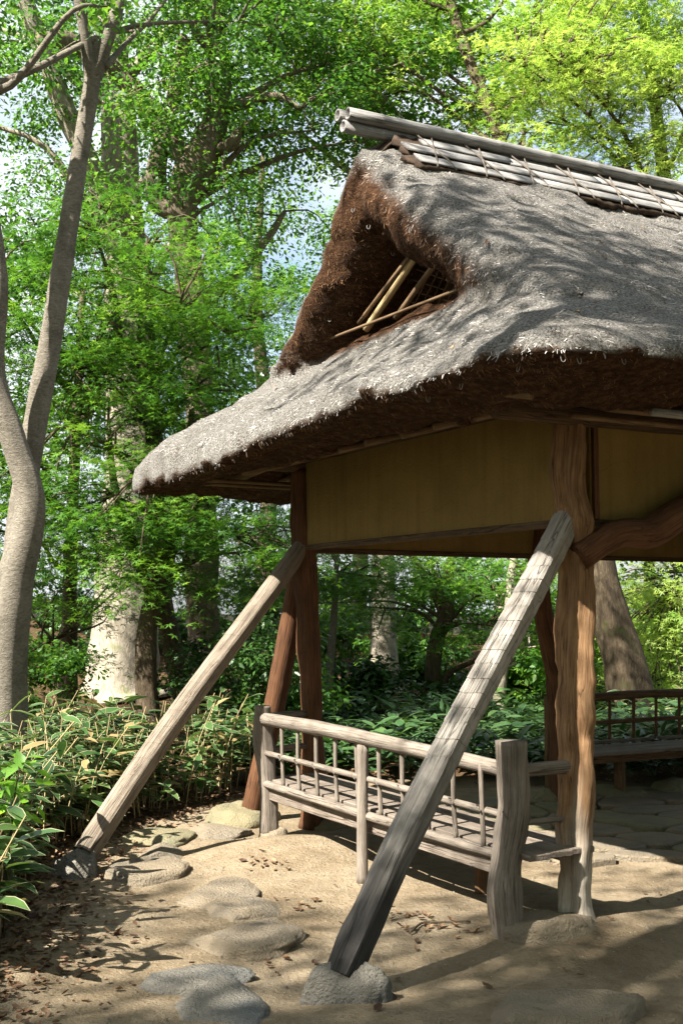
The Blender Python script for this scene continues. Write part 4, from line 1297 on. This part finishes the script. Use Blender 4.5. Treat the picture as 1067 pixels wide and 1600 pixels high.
tree('leaning_tree', 'thick leaning trunk beyond the rear bench, branching above the ridge', [b0, at(985, 1090, d2), at(968, 1010, d2), at(944, 930, d2), at(920, 800, d2 + .1), at(870, 600, d2 + .3), at(815, 370, d2 + .5), at(776, 205, d2 + .6), at(735, 100, d2 + .7), at(700, -10, d2 + .8), at(660, -200, d2 + .9)],
     [0.36, 0.27, 0.235, 0.20, 0.17, 0.13, 0.10, 0.085, 0.075, 0.06, 0.04], M['bark_brown'],
     [(at(700, 60, d2 + 1.6), (2.0, 1.2, 1.2), 50), (at(900, 90, d2 + 1.4), (1.8, 1.2, 1.2), 70), (at(560, 80, d2 + 2), (1.4, 1.2, 1.4), 36)], 59, 'maple', 'maple_gold', 'star3', 0.062, 125, (0.4, 0.75), 8, 0.04, 18, 60, 0.08, 0.06, attach=(.65, .95), hue_mu=.45,
     extra_limbs=[([at(755, 125, d2 + .7), at(790, 90, d2 + .8), at(830, 20, d2 + .9)], [0.03, 0.022, 0.012]),
                  ([at(772, 190, d2 + .6), at(810, 150, d2 + .8), at(870, 100, d2 + 1.0)], [0.028, 0.02, 0.01]),
                  ([at(800, 300, d2 + .5), at(815, 215, d2 + .8), at(850, 190, d2 + 1.0)], [0.03, 0.02, 0.01])])
b0 = on_ground(at(1080, 1110, 16.5))
tree('maple_tree', 'golden-green maple glowing above the far end of the ridge', [b0, at(1090, 900, 16.5), at(1080, 600, 16.3), at(1040, 300, 16), at(1010, 60, 15.8), at(1000, -60, 15.6)],
     [0.20, 0.16, 0.13, 0.10, 0.07, 0.03], M['bark_brown'],
     [(at(960, 170, 14.5), (2.0, 1.3, 1.1), 80), (at(1010, 20, 14.8), (1.8, 1.3, 1.1), 60), (at(1000, 930, 16), (1.0, 1, 0.6), 26), (at(1010, 1040, 15.5), (1.0, 1, 0.5), 26)], 60, 'maple', 'maple_gold', 'star5', 0.062, 125, (0.4, 0.7), 9, 0.05, 12, 30, attach=(.3, 1), hue_mu=.85)
b0 = on_ground(gnd_t(782, 1140)); d3 = b0[1]
tree('small_tree', 'small pale stem catching sun behind the raking brace', [b0, at(780, 1080, d3), at(790, 1000, d3), at(800, 900, d3), at(810, 780, d3)], [0.10, 0.085, 0.075, 0.06, 0.03], M['bark_pale'],
     [(at(850, 880, d3 + 1), (1.0, 1, 0.7), 22), (at(830, 1010, d3 + .6), (0.6, .7, 0.4), 12)], 61, 'maple', 'maple', 'star5', 0.06, 105, (0.3, 0.55), 5, 0.02, 10, 20, attach=(.4, 1), hue_mu=.75)
b0 = on_ground(gnd_t(515, 1130)); d4 = b0[1]
tree('small_tree', 'thin straight stem beside the reddish corner post', [b0, at(516, 1040, d4), at(522, 960, d4), at(530, 800, d4)], [0.06, 0.05, 0.045, 0.03], M['bark'],
     [(at(540, 900, d4 + .4), (0.7, .8, 0.5), 18), (at(430, 840, d4), (0.8, .9, 0.5), 20)], 62, 'maple', 'maple', 'star5', 0.06, 110, (0.3, 0.6), 5, 0.02, 10, 20, attach=(.5, 1), hue_mu=.5)

# woodland further back
wood = [
    (-7.5, 22, 13, 3.2, 'broad', .45, 'tall woodland tree far back on the slope left of the massive trunk'),
    (-4.6, 25, 14, 3.4, 'broad', .40, 'tall woodland tree behind the two old oaks'),
    (-1.6, 24, 11, 2.8, 'broad', .5, 'woodland tree behind the thatched gable'),
    (0.4, 30, 15, 3.6, 'broad', .55, 'tall distant tree over the bamboo ridge end'),
    (4.2, 27, 13, 3.4, 'maple_gold', .4, 'pale green distant tree behind the leaning trunk'),
    (7.4, 24, 12, 3.2, 'maple_gold', .6, 'yellow-green distant tree beyond the ridge'),
    (2.6, 27, 6.2, 1.5, 'broad', .5, 'low woodland tree on the slope behind the forked maple'),
    (5.2, 21, 5.5, 1.7, 'maple', .7, 'bright young tree on the slope behind the rear bench'),
    (-3.0, 20, 6.5, 2.0, 'dark_leaf', .5, 'dark evergreen behind the slim maple'),
    (-5.2, 17, 7.0, 2.0, 'broad', .4, 'mid-height tree behind the grey double-stemmed tree'),
]
for i, (x, y, h, r, lm, hm, lb) in enumerate(wood):
    g0 = float(ghz(x, y))
    tree('woodland_tree', lb, [(x, y, g0 - .1), (x + .15, y, g0 + h * .3), (x - .1, y, g0 + h * .6), (x, y, g0 + h * .9)], [0.22, 0.17, 0.12, 0.04] if h > 8 else [0.11, 0.09, 0.06, 0.02], M['bark_brown'],
         [((x, y, g0 + h * .68), (r, r * .8, h * .30), int(22 + r * 6))] + ([((x, y, g0 + h * .38), (r * .8, r * .7, h * .12), 10)] if h > 8 and x < -1 else [] if h > 8 else [((x, y, g0 + h * .4), (r * .8, r * .8, h * .2), 14)]),
         70 + i, 'broad', lm, 'diamond', 0.085, 170, (0.5, 0.95), 7, 0.06, 10, 16, attach=(.2, 1), hue_mu=hm, group='woodland trees on the slope', twigs=False)

# unseen trees added round the path to cut sky light and dapple it
def copy_tree(o, loc, rz, sc, label):
    c_ = o.copy(); COL.objects.link(c_)
    c_.location = loc; c_.rotation_euler = (0, 0, rz); c_.scale = (sc, sc, sc)
    c_['label'] = label
    for ch in list(o.children):
        k_ = ch.copy(); COL.objects.link(k_); k_.parent = c_
    return c_
def added_tree_proto(label, h, r, zc, rz_, n, nl, ls, seed):
    return tree('added_shade_tree', label, [(0, 0, -.1), (.2, 0, h * .35), (0, .1, h * .7), (0, 0, h * .9)], [0.24, 0.18, 0.12, 0.04], M['bark'],
                [((0, 0, zc), (r, r, rz_), n)], seed, 'broad', 'broad', 'diamond', ls, nl, (0.55, 1.0), 8, 0.06, 10, 16, attach=(.3, 1), twigs=True, group='unseen trees added for shade round the path')
gA = added_tree_proto('unseen dense tree added on the sunny bank to block sky light', 6.5, 2.5, 3.7, 2.6, 80, 110, 0.13, 90)
gA.location = (-8.5, 6.5, float(ghz(-8.5, 6.5)))
gB = added_tree_proto('unseen tall open-crowned tree added to dapple the path and the roof', 10.5, 2.6, 9.3, 1.3, 46, 120, 0.09, 91)
gB.location = (-2.7, 2.0, 0)
for x, y, rz, sc, lb in ((-10.5, 13.0, 1.0, 1.0, 'unseen dense tree added for shade behind the bamboo grass bank'), (-10.5, 1.5, 2.0, 1.0, 'unseen dense tree added for shade further along the sunny bank'), (-7.0, -3.5, 3.0, 0.9, 'unseen dense tree added for shade where the path comes in'),
                         (7.6, 3.6, 0.5, 1.2, 'unseen dense tree added for shade facing the side of the pavilion'), (10, 9, 1.5, 1.3, 'unseen dense tree added for shade off the far corner of the pavilion'), (5.2, -2.6, 2.5, 1.3, 'unseen dense tree added for shade opposite the pavilion'),
                         (-1.0, -7.5, 4.0, 1.4, 'unseen dense tree added for shade at the back of the path'), (-4.5, -9.0, 5.0, 1.3, 'unseen dense tree added for shade, closing the path'), (9.5, -6.0, 0.2, 1.5, 'unseen large dense tree added for shade at the outer edge'), (3.5, -9.5, 0.9, 1.5, 'unseen large dense tree added for shade behind the path')):
    copy_tree(gA, (x, y, float(ghz(x, y))), rz, sc, lb)
for x, y, rz, sc, lb in ((-5.0, -1.6, 1.1, 0.95, 'unseen tall open-crowned tree added to shade the clay before the brace'), (-8.2, -2.6, 2.2, 1.15, 'unseen tall open-crowned tree added for shade nearest the sun'), (3.6, 0.2, 0.8, 0.95, 'unseen tall open-crowned tree added for shade beside the clay path'), (-0.6, -3.2, 0.3, 1.1, 'unseen tall open-crowned tree added for shade over the path'), (7.0, 5.6, 1.9, 1.35, 'unseen very tall open-crowned tree added for shade beside the pavilion'), (5.5, -3.5, 2.9, 1.25, 'unseen tall open-crowned tree added for shade behind the dense one'), (-10.5, 7.5, 2.9, 1.0, 'unseen tall open-crowned tree added for shade above the bank')):
    copy_tree(gB, (x, y, float(ghz(x, y))), rz, sc, lb)

# ------------------------------------------------------------------ undergrowth
def sasa_tpl():
    st = [(0, .0), (.18, .12), (.45, .15), (.75, .10), (1.0, 0)]
    v, e, f = [(0, 0, 0)], [0.5], []
    rows = []
    for y, w in st[1:-1]:
        z = -0.22 * y * y
        rows.append((len(v), len(v) + 1, len(v) + 2))
        v += [(-w, y, z + .03), (0, y, z), (w, y, z + .03)]; e += [1, 0, 1]
    v.append((0, 1.0, -0.24)); e.append(1.0)
    tip = len(v) - 1
    r0 = rows[0]; f += [(0, r0[1], r0[0]), (0, r0[2], r0[1])]
    for a, b_ in zip(rows[:-1], rows[1:]):
        f += [(a[0], a[1], b_[1]), (a[0], b_[1], b_[0]), (a[1], a[2], b_[2]), (a[1], b_[2], b_[1])]
    r1 = rows[-1]; f += [(r1[0], r1[1], tip), (r1[1], r1[2], tip)]
    return (np.array(v), np.array(f)), np.array(e)
SASA, SASA_E = sasa_tpl()

def sasa(name, label, xy, hmin, hmax, mat, seed, lsize=0.20, per=7, stems=True):
    rg = np.random.default_rng(seed)
    C_, N_, D_, S_, Hh = [], [], [], [], []
    mb = MB()
    for x, y in xy:
        z0 = float(ghz(x, y)); h = rg.uniform(hmin, hmax)
        lean = rg.normal(0, .24, 2) * h
        top = np.array([x + lean[0], y + lean[1], z0 + h])
        if stems:
            mb.add(*tube([(x, y, z0 - .03), (x + lean[0] * .3, y + lean[1] * .3, z0 + h * .5), top], [0.004, 0.003], 4, 4, caps=False, seed=seed))
        n = rg.integers(per - 2, per + 3)
        a0 = rg.uniform(0, 6.28)
        hu = np.clip(rg.normal(.5, .2), 0, 1)
        for q in range(n):
            a = a0 + q * 2.4 + rg.normal(0, .3)
            el = rg.uniform(-0.25, 1.0)
            zz = rg.uniform(0.38, 1.0)
            base = np.array([x, y, z0]) * (1 - zz) + top * zz
            d = np.array([math.cos(a) * math.cos(el), math.sin(a) * math.cos(el), math.sin(el)])
            C_.append(base); D_.append(d)
            N_.append(np.array([0, 0, 1.0]) + rg.normal(0, .25, 3) - 0.2 * d)
            S_.append(lsize * rg.uniform(.65, 1.25)); Hh.append(1.0 if rg.random() < .09 else np.clip(0.8 * hu + rg.normal(0, .12), 0, .75))
    o = leaves(name, np.array(C_), np.array(N_), np.array(D_), np.array(S_), mat, None, SASA, np.array(Hh), None, SASA_E)
    tag(o, label, 'bamboo grass', kind='stuff')
    if mb.v:
        st = mb.build('canes', M['stem'], o); st['kind'] = 'stuff'
    return o

def scatter(n, xr, yr, ok, seed):
    rg = np.random.default_rng(seed); out_ = []
    while len(out_) < n:
        x, y = rg.uniform(*xr), rg.uniform(*yr)
        if ok(x, y): out_.append((x, y))
    return out_
edge = lambda y: np.interp(y, [5.0, 6.0, 6.7, 7.4, 8.0, 9.0, 9.8, 10.6, 11.2], [-1.5, -1.55, -1.68, -1.8, -1.8, -1.6, -1.2, -0.85, -0.6])
sasa('bamboo_grass', 'white-edged bamboo grass massed on the bank beside the path', scatter(1200, (-4.2, -0.5), (5.2, 11.2), lambda x, y: x < edge(y) - .08, 1), 0.22, 0.88, M['sasa'], 2, 0.20, 9)
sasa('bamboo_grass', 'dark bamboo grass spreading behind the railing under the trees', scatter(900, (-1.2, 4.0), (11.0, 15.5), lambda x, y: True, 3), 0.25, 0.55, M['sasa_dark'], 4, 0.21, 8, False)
sasa('bamboo_grass', 'bamboo grass behind the rear bench and leaning trunk', scatter(420, (3.0, 6.5), (11.2, 15.5), lambda x, y: True, 5), 0.3, 0.6, M['sasa'], 6, 0.19, 7, False)

def shrub(name, label, c, rad3, n, lm, ls, seed, stems=5, tpl='diamond', nl=60, R=(.15, .3), group=None, hue_mu=.5):
    c = np.array(c, float); g0 = float(ghz(c[0], c[1]))
    rg = np.random.default_rng(seed)
    root = thing(name, label, 'shrub', group)
    cent = c + norm(rg.normal(0, 1, (n, 3))) * (rg.random(n) ** .4)[:, None] * np.array(rad3)
    cent[:, 2] = np.maximum(cent[:, 2], g0 + .12)
    mb = MB()
    for e in cent[:max(4, len(cent) // 3)]:
        mb.add(*tube([(c[0] + rg.normal(0, .05), c[1] + rg.normal(0, .05), g0 - .03), (c + e) / 2 - np.array([0, 0, .1]), e], [0.006, 0.003], 5, 7, caps=False))
    mb.build('stems', M['bark_brown'], root)['kind'] = 'stuff'
    cs, ns_, ds, hs = [], [], [], []
    for e in cent:
        p, q_, d = spray(e, rg.uniform(*R), nl, 'broad', rg)
        cs.append(p); ns_.append(q_); ds.append(d); hs.append(np.clip(rg.normal(hue_mu, .12) + rg.normal(0, .15, nl), 0, 1))
    cs = np.concatenate(cs)
    leaves('foliage', cs, np.concatenate(ns_), np.concatenate(ds), ls * rg.uniform(.7, 1.3, len(cs)), M[lm], root, tpl, np.concatenate(hs))
    return root
shrub('bright_shrub', 'bright green broad-leaved seedling at the path edge before bamboo grass', at(12, 1270, 6.0) + np.array([0, 0, 0]), (0.14, 0.25, 0.30), 10, 'bright_leaf', 0.075, 1, nl=10, R=(.10, .2), hue_mu=.6)
for i, (px, py, d, r, lm, lb) in enumerate((
    (420, 1030, 12.6, (0.55, 0.5, 0.5), 'dark_leaf', 'dark evergreen shrub between the two left braces'),
    (330, 1050, 13.5, (0.6, 0.5, 0.6), 'dark_leaf', 'dark evergreen shrub behind the tan brace'),
    (62, 1070, 12.8, (0.6, 0.5, 0.5), 'broad', 'leafy green shrub before the sunlit massive trunk'),
    (460, 1080, 13.0, (0.5, 0.5, 0.35), 'maple', 'light green shrub beside the dark raking brace'),
    (560, 1060, 15.5, (0.7, 0.6, 0.3), 'dark_leaf', 'low dark shrub beside the pale straight trunk'),
    (740, 1090, 15.5, (0.6, 0.6, 0.35), 'dark_leaf', 'low dark shrub behind the adze-marked brace'),
    (640, 1030, 18.0, (0.9, 0.6, 0.35), 'broad', 'green shrub further up the slope behind the forked maple'),
    (860, 1060, 15.0, (0.7, 0.6, 0.5), 'maple', 'bright green shrub between rear post and gnarled post'),
    (1030, 1010, 17.5, (1.1, 0.6, 0.7), 'maple_gold', 'sunny yellow-green shrub beyond the leaning trunk'),
    (900, 1010, 18.0, (1.0, 0.6, 0.6), 'maple', 'bright shrub on the slope behind the gnarled post'),
    (500, 990, 19.5, (0.9, 0.6, 0.5), 'broad', 'shrub on the slope behind the reddish corner post'),
    (220, 1000, 20.0, (1.6, 0.6, 0.9), 'dark_leaf', 'large dark shrub behind the massive trunk'),
    (30, 1010, 18.0, (1.6, 0.6, 0.9), 'broad', 'large green shrub behind the grey double-stemmed tree'),
    (545, 930, 22.0, (0.9, 0.6, 0.7), 'dark_leaf', 'dark bush at the fence left of the pale straight trunk'),
    (660, 945, 22.5, (0.9, 0.6, 0.6), 'broad', 'bush against the fence behind the forked maple'),
    (760, 925, 23.0, (1.0, 0.6, 0.8), 'dark_leaf', 'dark bush at the fence behind the adze-marked brace'),
    (840, 940, 22.0, (0.8, 0.6, 0.7), 'broad', 'bush at the fence behind the crooked rear post'),
    (300, 930, 22.5, (1.5, 0.6, 0.9), 'broad', 'wide bush at the fence behind the knobbly oak'),
    (430, 940, 21.5, (1.0, 0.6, 0.8), 'dark_leaf', 'dark bush at the fence behind the tan brace'),
    (90, 930, 22.0, (1.6, 0.6, 1.0), 'dark_leaf', 'wide dark bush at the fence behind the leafy maple'),
    (1040, 950, 22.0, (1.0, 0.6, 0.8), 'broad', 'bush at the fence beyond the leaning trunk'),
)):
    shrub('woodland_shrub', lb, at(px, py, d), r, 34 if d < 17 else 44, lm, 0.055 if d < 15 else 0.08, 20 + i, nl=70, R=(.18, .34), group='shrubs on the slope')

# dark fence along the top of the slope
fn_root = thing('garden_fence', 'dark low board fence along the top of the slope', 'fence')
for i in range(60):
    x = -12 + i * 0.42
    y = 24.6 + 0.02 * x
    g0 = float(ghz(x, y))
    MB().add(*box((x, y, g0 + .12), np.array([0, 0, 1.0]), np.array([1.0, 0, 0]), np.array([0, 1.0, 0]), 0.30, 0.20, 0.02)).build('fence_board', M['fence'], fn_root, False)

# ------------------------------------------------------------------ fallen leaves
def dead_tpl():
    v = np.array([(0, -.5, .10), (.30, -.1, .02), (.22, .35, .14), (0, .62, .02), (-.22, .35, .10), (-.30, -.1, .06), (0, .1, -.06)])
    f = np.array([(0, 1, 6), (1, 2, 6), (2, 3, 6), (3, 4, 6), (4, 5, 6), (5, 0, 6)])
    return v, f
DT = dead_tpl()
def litter(n, f, seed):
    rg = np.random.default_rng(seed)
    c = []
    while len(c) < n:
        p = f(rg)
        if p is not None: c.append(p)
    c = np.array(c)
    c[:, 2] = [ghz(x, y) + rg.uniform(.004, .02) for x, y, _ in c]
    nr = np.stack([rg.normal(0, .35, n), rg.normal(0, .35, n), np.ones(n)], 1)
    return c, nr, norm(rg.normal(0, 1, (n, 3)) * np.array([1, 1, .05])), rg
def f1(rg):
    y = rg.uniform(4.5, 11.4); x = edge(y) + rg.normal(0.0, .22)
    return (x, y, 0)
c, nr, dr, rg = litter(2600, f1, 3)
o = leaves('leaf_litter', c, nr, dr, rg.uniform(.02, .05, len(c)), M['dead'], None, DT, rg.random(len(c)) ** 1.3)
tag(o, 'dry brown leaf litter along the edge of the bamboo grass', 'leaf litter', kind='stuff')
def f2(rg):
    return (rg.uniform(-5, 7), rg.uniform(11, 20), 0)
c, nr, dr, rg = litter(4000, f2, 4)
o = leaves('leaf_litter', c, nr, dr, rg.uniform(.03, .06, len(c)), M['dead'], None, DT, rg.random(len(c)))
tag(o, 'fallen leaves over the wooded slope', 'leaf litter', kind='stuff')

# single leaves on the clay
lr = np.random.default_rng(8)
spots = []
for cx, cy, sp, n in ((430, 1350, 22, 16), (470, 1415, 16, 8), (620, 1435, 24, 16), (680, 1455, 26, 14), (240, 1250, 40, 14), (330, 1265, 40, 10), (40, 1440, 60, 30), (90, 1400, 40, 20), (440, 1515, 40, 6), (270, 1480, 160, 16), (700, 1520, 160, 14), (900, 1560, 90, 8), (1000, 1400, 60, 6)):
    for q in range(n):
        spots.append((cx + lr.normal(0, sp), cy + lr.normal(0, sp * .35)))
dmeshes = []
for q in range(6):
    me = bpy.data.meshes.new('fallen_leaf')
    tv = DT[0] * np.array([lr.uniform(.7, 1.2), 1, lr.uniform(.6, 1.8)])
    me.from_pydata([tuple(v) for v in tv], [], [tuple(int(z) for z in f) for f in DT[1]])
    a = me.attributes.new('hue', 'FLOAT', 'POINT'); a.data.foreach_set('value', np.full(len(tv), (0.1, 0.25, 0.4, 0.55, 0.8, 1.0)[q], np.float32))
    me.materials.append(M['dead']); dmeshes.append(me)
for px, py in spots:
    if py > 1598 or px < 0 or px > 1067: continue
    g = gnd_t(px, py)
    o = bpy.data.objects.new('fallen_leaf', dmeshes[lr.integers(0, 6)])
    COL.objects.link(o)
    o.location = (g[0], g[1], ghz(g[0], g[1]) + .012)
    o.rotation_euler = (lr.normal(0, .25), lr.normal(0, .25), lr.uniform(0, 6.28))
    s = lr.uniform(.030, .058)
    o.scale = (s, s, s)
    tag(o, 'dry curled brown leaf lying on the bare clay', 'leaf', 'dry leaves scattered on the clay')
# leaves caught on the thatch
for px, py in ((1005, 352), (935, 372), (922, 352), (975, 378), (980, 412), (925, 470), (1010, 475), (1030, 400), (730, 288), (940, 545), (1055, 395), (985, 440), (905, 480), (760, 370), (1040, 470), (880, 330), (958, 330), (620, 560), (430, 600), (700, 540)):
    p_, n_ = nearest_on_roof(px, py)
    if p_ is None or n_[2] < .1: continue
    o = bpy.data.objects.new('fallen_leaf', dmeshes[lr.integers(0, 6)])
    COL.objects.link(o)
    o.location = tuple(p_ + n_ * .02)
    o.rotation_euler = Vector(n_).to_track_quat('Z', 'Y').to_euler()
    s = lr.uniform(.022, .038)
    o.scale = (s, s, s)
    tag(o, 'dry brown leaf caught on the thatch', 'leaf', 'dry leaves caught on the roof')

# grit trodden into the clay
pg = np.random.default_rng(14)
n = 1500
cc = np.stack([pg.uniform(-2.0, 3.2, n), pg.uniform(4.3, 9.5, n), np.zeros(n)], 1)
cc[:, 2] = [ghz(a, b_) for a, b_ in cc[:, :2]]
pt = np.array([(-.5, -.4, 0), (.5, -.5, 0), (.45, .5, 0), (-.4, .45, 0), (-.25, -.2, .5), (.28, -.25, .45), (.2, .28, .5), (-.2, .2, .42)])
pf = np.array([(4, 5, 6), (4, 6, 7), (0, 1, 5), (0, 5, 4), (1, 2, 6), (1, 6, 5), (2, 3, 7), (2, 7, 6), (3, 0, 4), (3, 4, 7)])
o = leaves('grit', cc, np.tile([0, 0, 1.0], (n, 1)), pg.normal(0, 1, (n, 3)) * np.array([1, 1, 0]), 0.006 + 0.016 * pg.random(n) ** 3, M['stone'], None, (pt, pf))
tag(o, 'fine grit and crumbs trodden into the clay', 'grit', kind='stuff')

# a fallen twig or two
for pts_, lb in (([(640, 1462), (660, 1447), (690, 1446), (735, 1444)], 'thin dark twig curving over the leaf scatter near the bench post'), ([(940, 1556), (970, 1560), (1000, 1562)], 'short straight twig beside the angular slab')):
    pp = [gnd_t(*q) + np.array([0, 0, .012]) for q in pts_]
    o = MB().add(*tube(pp, 0.006, 6, 14, 0.2)).build('fallen_twig', M['bark_brown'])
    tag(o, lb, 'twig')
